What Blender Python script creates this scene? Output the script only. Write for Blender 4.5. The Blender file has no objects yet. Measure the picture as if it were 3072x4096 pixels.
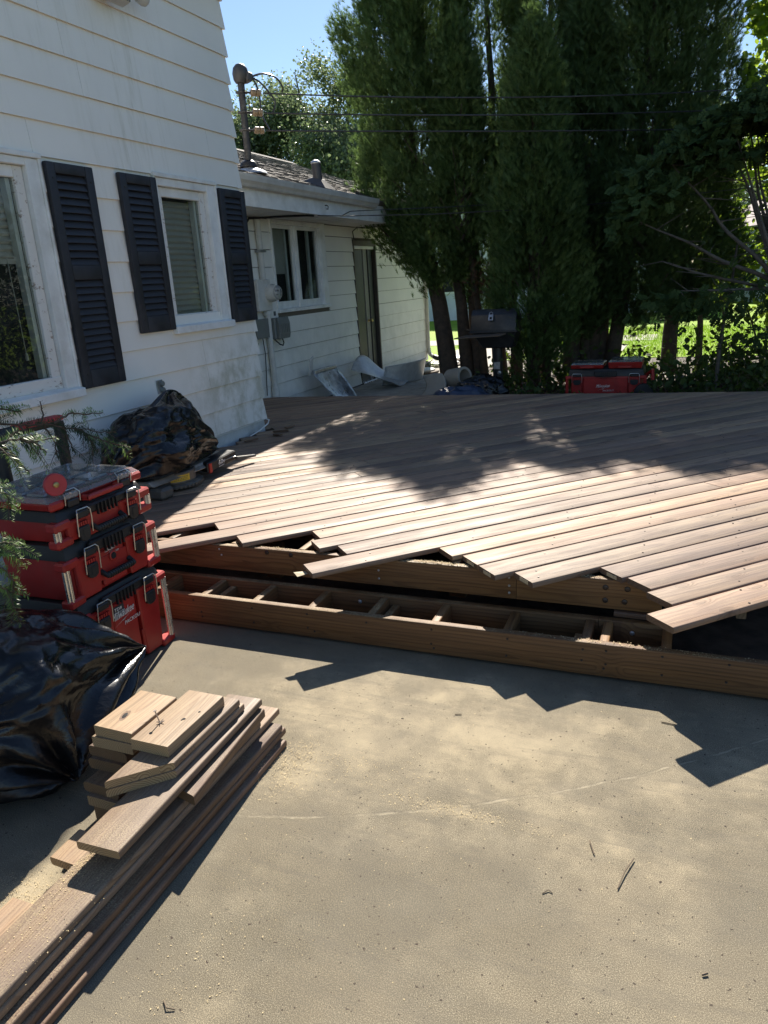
import bpy, bmesh, math, random
import numpy as np
from mathutils import Vector, Matrix, noise

# ------------------------------------------------------------------ camera, light, exposure
S = bpy.context.scene
COL = S.collection
PITCH, ROLL, YAW = -0.30295818, -0.06303227, 0.40046655
FOC = 2952.5 / 4096.0

def _cam_matrix():
    right = Vector((1, 0, 0)); fw = Vector((0, math.cos(PITCH), math.sin(PITCH))); up = right.cross(fw)
    c, s = math.cos(ROLL), math.sin(ROLL)
    r2 = c * right + s * up; u2 = -s * right + c * up
    M = Matrix((r2, u2, -fw)).transposed()
    return (Matrix.Rotation(YAW, 3, 'Z') @ M).to_4x4()

cam_d = bpy.data.cameras.new('camera')
cam = bpy.data.objects.new('camera', cam_d)
COL.objects.link(cam)
cm = _cam_matrix(); cm.translation = Vector((0, 0, 1.60))
cam.matrix_world = cm
cam_d.sensor_fit = 'VERTICAL'; cam_d.sensor_height = 24.0; cam_d.lens = 24.0 * FOC
cam_d.clip_start = 0.05; cam_d.clip_end = 2000
S.camera = cam

SUN_EL, SUN_AZ = math.radians(39.0), math.radians(-18.5)      # azimuth measured from +Y towards +X
sun_dir = Vector((math.sin(SUN_AZ) * math.cos(SUN_EL), math.cos(SUN_AZ) * math.cos(SUN_EL), math.sin(SUN_EL)))
W = bpy.data.worlds.new('World'); S.world = W; W.use_nodes = True
wn = W.node_tree; wn.nodes.clear()
wo = wn.nodes.new('ShaderNodeOutputWorld'); wb = wn.nodes.new('ShaderNodeBackground')
sky = wn.nodes.new('ShaderNodeTexSky'); sky.sky_type = 'NISHITA'; sky.sun_disc = False
sky.sun_elevation = SUN_EL; sky.sun_rotation = SUN_AZ
sky.air_density = 1.0; sky.dust_density = 0.15; sky.ozone_density = 1.0
tint = wn.nodes.new('ShaderNodeMix'); tint.data_type = 'RGBA'; tint.blend_type = 'MULTIPLY'; tint.inputs[0].default_value = 1.0
tint.inputs[7].default_value = (0.84, 0.93, 1.04, 1)          # white balance of the whole sky
wn.links.new(sky.outputs[0], tint.inputs[6]); wn.links.new(tint.outputs[2], wb.inputs[0]); wb.inputs[1].default_value = 0.062
wn.links.new(wb.outputs[0], wo.inputs[0])
sl = bpy.data.lights.new('sun', 'SUN'); sl.energy = 5.0; sl.angle = math.radians(0.55); sl.color = (1.0, 0.93, 0.82)
so = bpy.data.objects.new('sun', sl); COL.objects.link(so)
so.rotation_euler = sun_dir.to_track_quat('Z', 'Y').to_euler()
S.view_settings.view_transform = 'Standard'; S.view_settings.look = 'None'
S.view_settings.exposure = 1.15; S.view_settings.gamma = 1.0
S.view_settings.use_curve_mapping = False
S.cycles.max_bounces = 8; S.cycles.transparent_max_bounces = 24

R = random.Random(7)
NR = np.random.RandomState(11)

# ------------------------------------------------------------------ node helpers
class NT:
    def __init__(s, name):
        s.m = bpy.data.materials.new(name); s.m.use_nodes = True
        s.t = s.m.node_tree; s.t.nodes.clear()
        s.out = s.t.nodes.new('ShaderNodeOutputMaterial')
        s.b = s.t.nodes.new('ShaderNodeBsdfPrincipled')
        s.t.links.new(s.b.outputs[0], s.out.inputs[0])
    def n(s, typ, **kw):
        nd = s.t.nodes.new(typ)
        for k, v in kw.items():
            setattr(nd, k, v)
        return nd
    def link(s, a, b): s.t.links.new(a, b)
    def setv(s, sock, v):
        if hasattr(v, 'is_output') or isinstance(v, bpy.types.NodeSocket): s.link(v, sock)
        else:
            if isinstance(v, (tuple, list)) and len(v) == 3 and len(sock.default_value) == 4: v = (*v, 1)
            sock.default_value = v
    def p(s, name, v): s.setv(s.b.inputs[name], v)
    def math(s, op, a, b=0.0, c=None, clamp=False):
        nd = s.n('ShaderNodeMath', operation=op, use_clamp=clamp)
        s.setv(nd.inputs[0], a); s.setv(nd.inputs[1], b)
        if c is not None: s.setv(nd.inputs[2], c)
        return nd.outputs[0]
    def vmath(s, op, a, b=(0, 0, 0)):
        nd = s.n('ShaderNodeVectorMath', operation=op)
        s.setv(nd.inputs[0], a); s.setv(nd.inputs[1], b)
        return nd.outputs[0] if op not in ('LENGTH', 'DISTANCE', 'DOT_PRODUCT') else nd.outputs[1]
    def mapr(s, v, a, b, c=0.0, d=1.0, smooth=False):
        nd = s.n('ShaderNodeMapRange', clamp=True)
        if smooth: nd.interpolation_type = 'SMOOTHSTEP'
        s.setv(nd.inputs[0], v)
        for i, x in enumerate((a, b, c, d)): s.setv(nd.inputs[i + 1], x)
        return nd.outputs[0]
    def mix(s, f, a, b, mode='MIX'):
        nd = s.n('ShaderNodeMix', data_type='RGBA', blend_type=mode)
        s.setv(nd.inputs[0], f); s.setv(nd.inputs[6], a); s.setv(nd.inputs[7], b)
        return nd.outputs[2]
    def noise(s, vec, scale, detail=4, rough=0.55, dist=0.0):
        nd = s.n('ShaderNodeTexNoise'); s.link(vec, nd.inputs['Vector'])
        nd.inputs['Scale'].default_value = scale; nd.inputs['Detail'].default_value = detail
        nd.inputs['Roughness'].default_value = rough; nd.inputs['Distortion'].default_value = dist
        return nd.outputs[0]
    def scale(s, vec, k):
        nd = s.n('ShaderNodeVectorMath', operation='MULTIPLY'); s.link(vec, nd.inputs[0]); nd.inputs[1].default_value = k
        return nd.outputs[0]
    def obj(s): return s.n('ShaderNodeTexCoord').outputs['Object']
    def pos(s): return s.n('ShaderNodeNewGeometry').outputs['Position']
    def rnd(s): return s.n('ShaderNodeObjectInfo').outputs['Random']
    def sep(s, v):
        nd = s.n('ShaderNodeSeparateXYZ'); s.link(v, nd.inputs[0]); return nd.outputs
    def comb(s, x, y, z):
        nd = s.n('ShaderNodeCombineXYZ')
        for i, v in enumerate((x, y, z)): s.setv(nd.inputs[i], v)
        return nd.outputs[0]
    def bump(s, h, strength, dist=0.01):
        nd = s.n('ShaderNodeBump'); s.link(h, nd.inputs['Height'])
        nd.inputs['Strength'].default_value = strength; nd.inputs['Distance'].default_value = dist
        s.link(nd.outputs[0], s.b.inputs['Normal'])

def plain(name, col, rough=0.6, metal=0.0, var=0.12, scale=14.0, bump=0.08, spec=0.5, dirt=None, coat=0.0):
    """a painted / moulded surface with a little mottling, wear and grain"""
    t = NT(name); v = t.obj()
    n1 = t.noise(v, scale, 5); n2 = t.noise(v, scale * 9, 3)
    k = t.mapr(n1, 0.3, 0.7, 1 - var, 1 + var)
    c = t.mix(1.0, (*col, 1), t.comb(k, k, k), 'MULTIPLY')
    if dirt:
        c = t.mix(t.mapr(t.noise(v, scale * 0.6, 6, 0.7), 0.5, 0.75, 0, 0.7), c, (*dirt, 1))
    t.p('Base Color', c)
    t.p('Roughness', t.mapr(n1, 0.3, 0.7, rough * 0.85, min(1, rough * 1.15)))
    t.p('Metallic', metal); t.p('Specular IOR Level', spec); t.p('Coat Weight', coat)
    if bump: t.bump(n2, bump, 0.004)
    return t.m

def wood(name, cols, ends=None, ring=0.0065, rough=0.62, weather=0.5, wcol=(0.30, 0.27, 0.245), knots=True, dirt=0.0, spec=0.35, knot_k=0.6):
    """solid wood: rings round an axis along local X, stretched fibre grain, knots, per-board tint"""
    t = NT(name); o = t.obj(); rn = t.rnd()
    r37 = t.math('MULTIPLY', rn, 37.0)
    sx, sy, sz = t.sep(o)
    shifted = t.vmath('ADD', o, t.comb(r37, t.math('MULTIPLY', rn, 11.3), 0.0))
    # slow waver along the board
    wv = t.noise(t.scale(shifted, (0.9, 3.5, 3.5)), 1.6, 3)
    cy = t.math('ADD', sy, t.math('ADD', t.math('MULTIPLY_ADD', t.math('FRACT', t.math('MULTIPLY', rn, 7.1)), 0.12, -0.06), t.math('MULTIPLY_ADD', wv, 0.10, -0.05)))
    cz = t.math('ADD', sz, t.math('MULTIPLY_ADD', t.noise(t.scale(shifted, (0.6, 1.0, 1.0)), 1.1, 2), 0.10, -0.015))
    # knots pull the rings round themselves
    kn = None
    if knots:
        vor = t.n('ShaderNodeTexVoronoi', feature='F1', voronoi_dimensions='2D'); t.link(t.scale(shifted, (1.0, 2.4, 1.0)), vor.inputs['Vector'])
        vor.inputs['Scale'].default_value = 3.1; vor.inputs['Randomness'].default_value = 1.0
        kd = vor.outputs['Distance']
        sc = t.n('ShaderNodeSeparateColor'); t.link(vor.outputs['Color'], sc.inputs[0])
        gate = t.math('GREATER_THAN', sc.outputs[0], 0.55)
        kn = t.math('MULTIPLY', t.mapr(kd, 0.028, 0.062, 1, 0, True), gate)
        halo = t.math('MULTIPLY', t.mapr(kd, 0.03, 0.26, 1, 0, True), gate)
        cy = t.math('ADD', cy, t.math('MULTIPLY', halo, 0.045))
    rad = t.math('SQRT', t.math('ADD', t.math('MULTIPLY', cy, cy), t.math('MULTIPLY', cz, cz)))
    rings = t.math('FRACT', t.math('MULTIPLY_ADD', rad, 1.0 / ring, t.math('MULTIPLY', t.noise(t.scale(shifted, (2, 30, 30)), 2.0, 2), 0.35)))
    late = t.mapr(rings, 0.45, 0.98, 0, 1, True)
    fib = t.noise(t.scale(shifted, (1.8, 75.0, 75.0)), 1.0, 6, 0.7)
    blot = t.noise(t.scale(shifted, (1.0, 6.0, 6.0)), 1.9, 6, 0.65)
    c = t.mix(t.mapr(t.math('FRACT', t.math('MULTIPLY', rn, 3.7)), 0, 1), (*cols[0], 1), (*cols[1], 1))
    c = t.mix(t.math('MULTIPLY', late, 0.72), c, (*cols[2], 1))
    wthr = t.math('MULTIPLY', t.mapr(blot, 0.38, 0.60, 0.0, 1.0), weather, clamp=True)
    c = t.mix(wthr, c, (*wcol, 1))
    c = t.mix(t.mapr(fib, 0.52, 0.66, 0.0, 0.62), c, (*[x * 0.42 for x in cols[0]], 1))
    c = t.mix(t.mapr(fib, 0.47, 0.36, 0.0, 0.4), c, (*[min(.8, x * 1.25) for x in cols[0]], 1))
    k = t.math('MULTIPLY_ADD', t.math('FRACT', t.math('MULTIPLY', rn, 17.7)), 0.62, 0.66)
    c = t.mix(1.0, c, t.comb(k, t.math('MULTIPLY_ADD', t.math('SUBTRACT', k, 1.0), 0.92, 1.0), t.math('MULTIPLY_ADD', t.math('SUBTRACT', k, 1.0), 0.75, 1.0)), 'MULTIPLY')
    if kn is not None:
        kr = t.mapr(t.math('ABSOLUTE', t.math('SUBTRACT', kd, 0.058)), 0.0, 0.018, 1, 0)
        c = t.mix(t.math('MULTIPLY', kn, knot_k), c, (0.08, 0.045, 0.026, 1))
        c = t.mix(t.math('MULTIPLY', t.math('MULTIPLY', kr, gate), 0.55), c, (0.07, 0.04, 0.025, 1))
        c = t.mix(t.math('MULTIPLY', halo, 0.25), c, (*[x * 0.5 for x in cols[2]], 1))
    if ends:
        nx = t.math('ABSOLUTE', t.sep(t.n('ShaderNodeTexCoord').outputs['Normal'])[0])
        e = t.math('GREATER_THAN', nx, 0.55)
        ec = t.mix(t.math('MULTIPLY', late, 0.8), (*ends[0], 1), (*ends[1], 1))
        c = t.mix(e, c, ec)
    if dirt:
        g = t.noise(t.pos(), 3.0, 6, 0.65)
        fine = t.noise(t.pos(), 260, 2)
        upn = t.mapr(t.sep(t.n('ShaderNodeNewGeometry').outputs['Normal'])[2], 0.6, 0.9)
        m = t.math('MULTIPLY', t.math('MULTIPLY', t.mapr(g, 0.45, 0.7), t.mapr(fine, 0.42, 0.6)), t.math('MULTIPLY', upn, dirt))
        c = t.mix(m, c, (0.52, 0.42, 0.24, 1))
    t.p('Base Color', c)
    t.p('Roughness', t.mapr(blot, 0.3, 0.7, rough - 0.1, rough + 0.12)); t.p('Specular IOR Level', spec)
    h = t.math('ADD', t.math('MULTIPLY', fib, 0.6), t.math('MULTIPLY', late, 0.4))
    t.bump(h, 0.35, 0.0035)
    return t.m

def foliage(name, c1, c2, c3, trans=0.3, rough=0.55, scale=2.2, tcol=None, spec=0.35):
    t = NT(name); v = t.pos()
    n1 = t.noise(v, scale, 4); n2 = t.noise(v, scale * 11, 2)
    c = t.mix(t.mapr(n1, 0.35, 0.65), (*c1, 1), (*c2, 1))
    c = t.mix(t.mapr(n2, 0.5, 0.75), c, (*c3, 1))
    t.p('Base Color', c); t.p('Roughness', rough); t.p('Specular IOR Level', spec)
    tr = t.n('ShaderNodeBsdfTranslucent')
    t.setv(tr.inputs[0], tcol and (*tcol, 1) or c)
    mx = t.n('ShaderNodeMixShader'); mx.inputs[0].default_value = trans
    t.link(t.b.outputs[0], mx.inputs[1]); t.link(tr.outputs[0], mx.inputs[2]); t.link(mx.outputs[0], t.out.inputs[0])
    return t.m

# ------------------------------------------------------------------ mesh helpers
class MB:
    """collects simple shapes in world coordinates; fr = (origin, width, outward, up) maps local points"""
    def __init__(s, fr=None):
        s.v = []; s.f = []; s.mi = []; s.fr = fr; s.cur = 0
    def P(s, p):
        if s.fr is None: return tuple(p)
        o, a, b, c = s.fr
        return tuple(o[i] + a[i] * p[0] + b[i] * p[1] + c[i] * p[2] for i in range(3))
    def add(s, vs, fs):
        k = len(s.v); s.v += [s.P(p) for p in vs]; s.f += [tuple(i + k for i in f) for f in fs]; s.mi += [s.cur] * len(fs); return s
    def box(s, x0, x1, y0, y1, z0, z1):
        s.add([(x0, y0, z0), (x1, y0, z0), (x1, y1, z0), (x0, y1, z0), (x0, y0, z1), (x1, y0, z1), (x1, y1, z1), (x0, y1, z1)],
              [(0, 3, 2, 1), (4, 5, 6, 7), (0, 1, 5, 4), (1, 2, 6, 5), (2, 3, 7, 6), (3, 0, 4, 7)])
        return s
    def hexa(s, b, t):
        """eight corners: bottom loop, top loop"""
        s.add(list(b) + list(t), [(3, 2, 1, 0), (4, 5, 6, 7), (0, 1, 5, 4), (1, 2, 6, 5), (2, 3, 7, 6), (3, 0, 4, 7)]); return s
    def poly(s, pts): s.add(pts, [tuple(range(len(pts)))]); return s
    def prism(s, prof, a, b, mk):
        """profile points (p,q) swept from a to b; mk(p,q,t) gives a point"""
        n = len(prof)
        s.add([mk(p, q, a) for p, q in prof] + [mk(p, q, b) for p, q in prof],
              [(i, (i + 1) % n, n + (i + 1) % n, n + i) for i in range(n)] + [tuple(range(n - 1, -1, -1)), tuple(range(n, 2 * n))])
        return s
    def tube(s, pts, r, n=8, caps=True):
        pts = [Vector(p) for p in pts]; rs = r if isinstance(r, (list, tuple)) else [r] * len(pts)
        ring = []; vs = []; fs = []
        d0 = (pts[1] - pts[0]).normalized(); u = d0.orthogonal().normalized()
        for i, p in enumerate(pts):
            d = (pts[min(i + 1, len(pts) - 1)] - pts[max(i - 1, 0)]).normalized()
            u = (u - d * u.dot(d)).normalized(); w = d.cross(u)
            for j in range(n):
                a = 2 * math.pi * j / n
                vs.append(tuple(p + (u * math.cos(a) + w * math.sin(a)) * rs[i]))
        for i in range(len(pts) - 1):
            for j in range(n):
                fs.append((i * n + j, i * n + (j + 1) % n, (i + 1) * n + (j + 1) % n, (i + 1) * n + j))
        if caps: fs += [tuple(range(n - 1, -1, -1)), tuple(range((len(pts) - 1) * n, len(pts) * n))]
        s.add(vs, fs); return s
    def lathe(s, o, ax, prof, n=16, caps=True):
        """prof = (radius, height) along axis ax from o"""
        o = Vector(o); ax = Vector(ax).normalized(); u = ax.orthogonal().normalized(); w = ax.cross(u)
        vs = []; fs = []
        for r, h in prof:
            for j in range(n):
                a = 2 * math.pi * j / n
                vs.append(tuple(o + ax * h + (u * math.cos(a) + w * math.sin(a)) * r))
        m = len(prof)
        for i in range(m - 1):
            for j in range(n): fs.append((i * n + j, i * n + (j + 1) % n, (i + 1) * n + (j + 1) % n, (i + 1) * n + j))
        if caps: fs += [tuple(range(n - 1, -1, -1)), tuple(range((m - 1) * n, m * n))]
        s.add(vs, fs); return s
    def build(s, name, mat, parent=None, smooth=False, bevel=0.0, seg=1, origin=None, angle=40):
        o = origin
        if parent is not None: o = Vector(parent['_o']) if '_o' in parent else Vector((0, 0, 0))
        if o is None:
            a = np.array(s.v); o = Vector((float((a[:, 0].min() + a[:, 0].max()) / 2), float((a[:, 1].min() + a[:, 1].max()) / 2), float(a[:, 2].min())))
        o = Vector(o)
        me = bpy.data.meshes.new(name)
        me.from_pydata([(p[0] - o.x, p[1] - o.y, p[2] - o.z) for p in s.v], [], s.f)
        mats = mat if isinstance(mat, (list, tuple)) else [mat]
        for m in mats: me.materials.append(m)
        if len(mats) > 1: me.polygons.foreach_set('material_index', s.mi)
        bm = bmesh.new(); bm.from_mesh(me)
        bmesh.ops.recalc_face_normals(bm, faces=bm.faces)
        if bevel:
            es = [e for e in bm.edges if len(e.link_faces) == 2 and e.calc_face_angle(0) > 0.5]
            bmesh.ops.bevel(bm, geom=es, offset=bevel, segments=seg, affect='EDGES', profile=0.6, clamp_overlap=True)
        if smooth:
            for f in bm.faces: f.smooth = True
            ca = math.radians(angle)
            for e in bm.edges: e.smooth = not (len(e.link_faces) == 2 and e.calc_face_angle(0) > ca)
        bm.to_mesh(me); bm.free()
        ob = bpy.data.objects.new(name, me); COL.objects.link(ob)
        ob['_o'] = tuple(o)
        if parent is not None: ob.parent = parent
        else: ob.location = o
        return ob

def tag(o, label=None, cat=None, group=None, kind=None):
    for k, v in (('label', label), ('category', cat), ('group', group), ('kind', kind)):
        if v: o[k] = v
    return o

def thing(name, loc, label, cat, group=None):
    o = bpy.data.objects.new(name, None); COL.objects.link(o); o.location = loc; o['_o'] = tuple(loc)
    o.empty_display_size = 0.1
    return tag(o, label, cat, group)

def box(name, b, mat, parent=None, bevel=0.0, **kw):
    return MB().box(*b).build(name, mat, parent, bevel=bevel, **kw)

def soup(name, V, F, mat, parent=None, origin=None, smooth=False):
    """large meshes straight from numpy arrays (F all quads or all triangles)"""
    o = np.array(parent['_o'] if parent is not None else (origin if origin is not None else (0, 0, 0)), float)
    me = bpy.data.meshes.new(name); V = np.asarray(V, np.float32) - o.astype(np.float32); F = np.asarray(F, np.int32)
    n, k = F.shape
    me.vertices.add(len(V)); me.vertices.foreach_set('co', V.ravel())
    me.loops.add(n * k); me.loops.foreach_set('vertex_index', F.ravel())
    me.polygons.add(n); me.polygons.foreach_set('loop_start', np.arange(0, n * k, k, dtype=np.int32))
    me.polygons.foreach_set('use_smooth', np.full(n, smooth))
    me.materials.append(mat); me.update(calc_edges=True)
    ob = bpy.data.objects.new(name, me); COL.objects.link(ob); ob['_o'] = tuple(float(x) for x in o)
    if parent is not None: ob.parent = parent
    else: ob.location = tuple(o)
    return ob

def scatter(T, C, A, B, Nn, sc):
    """template T (k,3) placed at C with axes A (x), B (y), Nn (z), scale sc -> vertices"""
    return (C[:, None, :] + sc[:, None, None] * (T[None, :, 0:1] * A[:, None, :] + T[None, :, 1:2] * B[:, None, :] + T[None, :, 2:3] * Nn[:, None, :])).reshape(-1, 3)

def unit(a): return a / np.maximum(np.linalg.norm(a, axis=-1, keepdims=True), 1e-9)

_texts = 0
def text(body, size, o, xd, yd, mat, parent, name, shear=0.0, extr=0.0006, width=1.0):
    cu = bpy.data.curves.new(name, 'FONT'); cu.body = body; cu.size = size; cu.extrude = extr; cu.shear = shear
    cu.resolution_u = 2
    tmp = bpy.data.objects.new('tmp_text', cu); COL.objects.link(tmp)
    dg = bpy.context.evaluated_depsgraph_get(); me = bpy.data.meshes.new_from_object(tmp.evaluated_get(dg))
    bpy.data.objects.remove(tmp); bpy.data.curves.remove(cu)
    xd = Vector(xd).normalized(); yd = Vector(yd).normalized(); zd = xd.cross(yd)
    po = Vector(parent['_o'])
    for v in me.vertices:
        v.co = Vector(o) + xd * v.co.x * width + yd * v.co.y + zd * v.co.z - po
    me.materials.clear(); me.materials.append(mat)
    ob = bpy.data.objects.new(name, me); COL.objects.link(ob); ob.parent = parent; ob['_o'] = tuple(po)
    return ob

# a lumber piece: local X along its length, rounded long edges
def board_mesh(L, w, t, r=0.005, cut0=0.0, cut1=0.0, name='board', mat=None):
    prof = []
    for sx, sy, a0 in ((1, 1, 0), (-1, 1, 90), (-1, -1, 180), (1, -1, 270)):
        for k in range(3):
            a = math.radians(a0 + 45 * k); prof.append((sx * (w / 2 - r) + r * math.cos(a), sy * (t / 2 - r) + r * math.sin(a)))
    n = len(prof)
    vs = [(cut0 * p, p, q) for p, q in prof] + [(L + cut1 * p, p, q) for p, q in prof]
    fs = [(i, n + i, n + (i + 1) % n, (i + 1) % n) for i in range(n)] + [tuple(range(n)), tuple(range(2 * n - 1, n - 1, -1))]
    me = bpy.data.meshes.new(name); me.from_pydata(vs, [], fs)
    if mat: me.materials.append(mat)
    bm = bmesh.new(); bm.from_mesh(me); bmesh.ops.recalc_face_normals(bm, faces=bm.faces)
    for f in bm.faces: f.smooth = len(f.verts) == 4
    for e in bm.edges: e.smooth = not (e.calc_face_angle(0) > 1.2)
    bm.to_mesh(me); bm.free()
    return me

def lumber(name, a, b, w, t, mat, parent=None, r=0.005, cut0=0.0, cut1=0.0, roll=0.0):
    """piece whose axis runs from a to b (centre line)"""
    a = Vector(a); b = Vector(b); d = (b - a); L = d.length
    ob = bpy.data.objects.new(name, board_mesh(L, w, t, r, cut0, cut1, name, mat)); COL.objects.link(ob)
    x = d.normalized(); up = Vector((0, 0, 1)); y = up.cross(x).normalized(); z = x.cross(y)
    m = Matrix((x, y, z)).transposed().to_4x4() @ Matrix.Rotation(roll, 4, 'X')
    m.translation = a - (Vector(parent['_o']) if parent is not None else Vector((0, 0, 0)))
    if parent is not None: ob.parent = parent
    ob.matrix_local = m; ob['_o'] = tuple(a)
    return ob

# ------------------------------------------------------------------ materials
def siding_mat(name, base, stain, amount):
    t = NT(name); v = t.pos(); x, y, z = t.sep(v)
    streak = t.noise(t.scale(v, (9.0, 9.0, 0.75)), 1.6, 8, 0.72)
    fine = t.noise(t.scale(v, (40, 40, 3.0)), 1.0, 4)
    broad = t.noise(v, 0.75, 3)
    m = t.math('MULTIPLY', t.mapr(streak, 0.47, 0.72), t.mapr(broad, 0.42, 0.62))
    m = t.math('MULTIPLY', m, t.mapr(fine, 0.38, 0.6, 0.2, 1.0))
    # the low courses near the corner hold the most algae
    low = t.math('MULTIPLY', t.mapr(z, 1.35, 0.95), t.mapr(y, 4.7, 5.3))
    m = t.math('MULTIPLY', m, t.mapr(z, 1.3, 1.7))
    m = t.math('ADD', m, t.math('MULTIPLY', low, t.mapr(t.noise(t.scale(v, (3.4, 3.4, 2.6)), 1.5, 8, 0.72), 0.42, 0.60, 0, 1.25)))
    k = t.mapr(t.noise(v, 1.3, 4), 0.3, 0.7, 0.94, 1.05)
    c = t.mix(1.0, (*base, 1), t.comb(k, k, k), 'MULTIPLY')
    c = t.mix(t.math('MULTIPLY', m, amount, clamp=True), c, (*stain, 1))
    rain = t.math('MULTIPLY', t.mapr(t.noise(t.scale(v, (30, 30, 0.7)), 1.0, 3), 0.58, 0.7), t.mapr(broad, 0.45, 0.6))
    c = t.mix(t.math('MULTIPLY', rain, 0.12), c, (0.84, 0.85, 0.83, 1))
    t.p('Base Color', c); t.p('Roughness', 0.48); t.p('Specular IOR Level', 0.4)
    t.bump(t.noise(t.scale(v, (1, 3, 60)), 3.0, 3), 0.12, 0.002)
    return t.m

M = {}
M['siding'] = siding_mat('siding_paint', (0.88, 0.855, 0.79), (0.46, 0.44, 0.32), 0.55)
M['wing_siding'] = siding_mat('wing_siding_paint', (0.82, 0.81, 0.75), (0.36, 0.37, 0.30), 0.15)
M['trim'] = plain('white_trim', (0.78, 0.79, 0.77), 0.45, dirt=(0.52, 0.51, 0.46), scale=5, bump=0.05)
M['base_trim'] = plain('base_trim', (0.60, 0.63, 0.63), 0.55, dirt=(0.38, 0.38, 0.34), scale=6)

def peeling():
    t = NT('peeling_paint'); v = t.pos()
    n = t.noise(t.scale(v, (9, 9, 22)), 1.6, 8, 0.72); n2 = t.noise(v, 55, 4, 0.7)
    a = t.mapr(t.math('ADD', n, t.math('MULTIPLY', n2, 0.35)), t.mapr(t.sep(t.n('ShaderNodeTexCoord').outputs['Generated'])[1], 0.0, 0.001, 0.755, 0.755), 0.81)
    c = t.mix(a, (0.72, 0.71, 0.67, 1), t.mix(t.mapr(n2, 0.4, 0.6), (0.20, 0.15, 0.11, 1), (0.36, 0.29, 0.23, 1)))
    t.p('Base Color', c); t.p('Roughness', 0.62); t.bump(a, 0.4, -0.0015)
    return t.m
M['peel'] = peeling()
M['shutter'] = plain('shutter_plastic', (0.027, 0.028, 0.034), 0.55, var=0.35, scale=6, dirt=(0.06, 0.062, 0.07), spec=0.4)
M['blind'] = plain('blind_slats', (0.50, 0.47, 0.42), 0.6, scale=3)
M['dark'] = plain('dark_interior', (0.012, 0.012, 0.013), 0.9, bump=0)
M['core'] = plain('house_core', (0.17, 0.155, 0.13), 0.9, bump=0)

def glass():
    t = NT('window_glass'); g = t.n('ShaderNodeBsdfGlossy'); g.inputs['Roughness'].default_value = 0.015
    tr = t.n('ShaderNodeBsdfTransparent'); tr.inputs[0].default_value = (0.80, 0.86, 0.83, 1)
    fr = t.n('ShaderNodeFresnel'); fr.inputs[0].default_value = 1.55
    d = t.n('ShaderNodeBsdfDiffuse'); d.inputs[0].default_value = (0.35, 0.36, 0.34, 1)
    f = t.math('ADD', t.math('MULTIPLY', fr.outputs[0], 0.8), 0.0, clamp=True)
    mx = t.n('ShaderNodeMixShader'); t.link(f, mx.inputs[0]); t.link(tr.outputs[0], mx.inputs[1]); t.link(g.outputs[0], mx.inputs[2])
    m2 = t.n('ShaderNodeMixShader')                      # a film of dust
    t.setv(m2.inputs[0], t.mapr(t.noise(t.pos(), 7, 6, 0.7), 0.45, 0.8, 0.01, 0.10))
    t.link(mx.outputs[0], m2.inputs[1]); t.link(d.outputs[0], m2.inputs[2]); t.link(m2.outputs[0], t.out.inputs[0])
    return t.m
M['glass'] = glass()

def clear_plastic(name, tint, haze, rough=0.12):
    t = NT(name); g = t.n('ShaderNodeBsdfGlossy'); g.inputs['Roughness'].default_value = rough
    tr = t.n('ShaderNodeBsdfTransparent'); tr.inputs[0].default_value = (*tint, 1)
    d = t.n('ShaderNodeBsdfDiffuse'); d.inputs[0].default_value = (0.78, 0.78, 0.75, 1)
    fr = t.n('ShaderNodeFresnel'); fr.inputs[0].default_value = 1.5
    m1 = t.n('ShaderNodeMixShader'); t.setv(m1.inputs[0], t.mapr(t.noise(t.pos(), 16, 6, 0.7), 0.35, 0.7, haze * 0.85, haze * 1.15))
    t.link(tr.outputs[0], m1.inputs[1]); t.link(d.outputs[0], m1.inputs[2])
    m2 = t.n('ShaderNodeMixShader'); t.link(fr.outputs[0], m2.inputs[0]); t.link(m1.outputs[0], m2.inputs[1]); t.link(g.outputs[0], m2.inputs[2])
    t.link(m2.outputs[0], t.out.inputs[0])
    return t.m
M['clear_lid'] = clear_plastic('clear_lid', (0.92, 0.92, 0.93), 0.22)
M['clear_sheet'] = clear_plastic('cloudy_plastic', (0.96, 0.96, 0.95), 0.55, 0.3)

DECK = [(0.38, 0.26, 0.155), (0.255, 0.150, 0.098), (0.135, 0.075, 0.046)]
M['deck'] = wood('deck_wood', DECK, ends=[(0.15, 0.10, 0.07), (0.10, 0.07, 0.05)], weather=0.7, wcol=(0.215, 0.150, 0.118), dirt=0.22, ring=0.017, knot_k=0.3)
M['plank'] = wood('plank_wood', [(0.32, 0.215, 0.135), (0.24, 0.155, 0.10), (0.17, 0.10, 0.058)], ends=[(0.38, 0.26, 0.135), (0.13, 0.075, 0.037)], weather=0.45, wcol=(0.20, 0.155, 0.128), dirt=0.4)
M['brown_plank'] = wood('brown_plank_wood', [(0.17, 0.095, 0.052), (0.135, 0.07, 0.038), (0.085, 0.045, 0.025)], ends=[(0.20, 0.125, 0.065), (0.09, 0.052, 0.03)], weather=0.4, wcol=(0.185, 0.15, 0.135), dirt=0.55)
M['fresh'] = wood('fresh_wood', [(0.38, 0.265, 0.16), (0.36, 0.24, 0.14), (0.26, 0.155, 0.085)], ends=[(0.44, 0.31, 0.165), (0.20, 0.115, 0.055)], weather=0.4, dirt=0.3, wcol=(0.29, 0.215, 0.15))
M['frame_wood'] = wood('framing_wood', [(0.245, 0.128, 0.048), (0.205, 0.100, 0.038), (0.115, 0.052, 0.020)], ends=[(0.2, 0.14, 0.08), (0.12, 0.08, 0.05)], weather=0.2, wcol=(0.15, 0.09, 0.05), dirt=0.9, ring=0.016)
M['screw'] = plain('screw_head', (0.06, 0.05, 0.045), 0.45, 0.7, bump=0)
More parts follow.
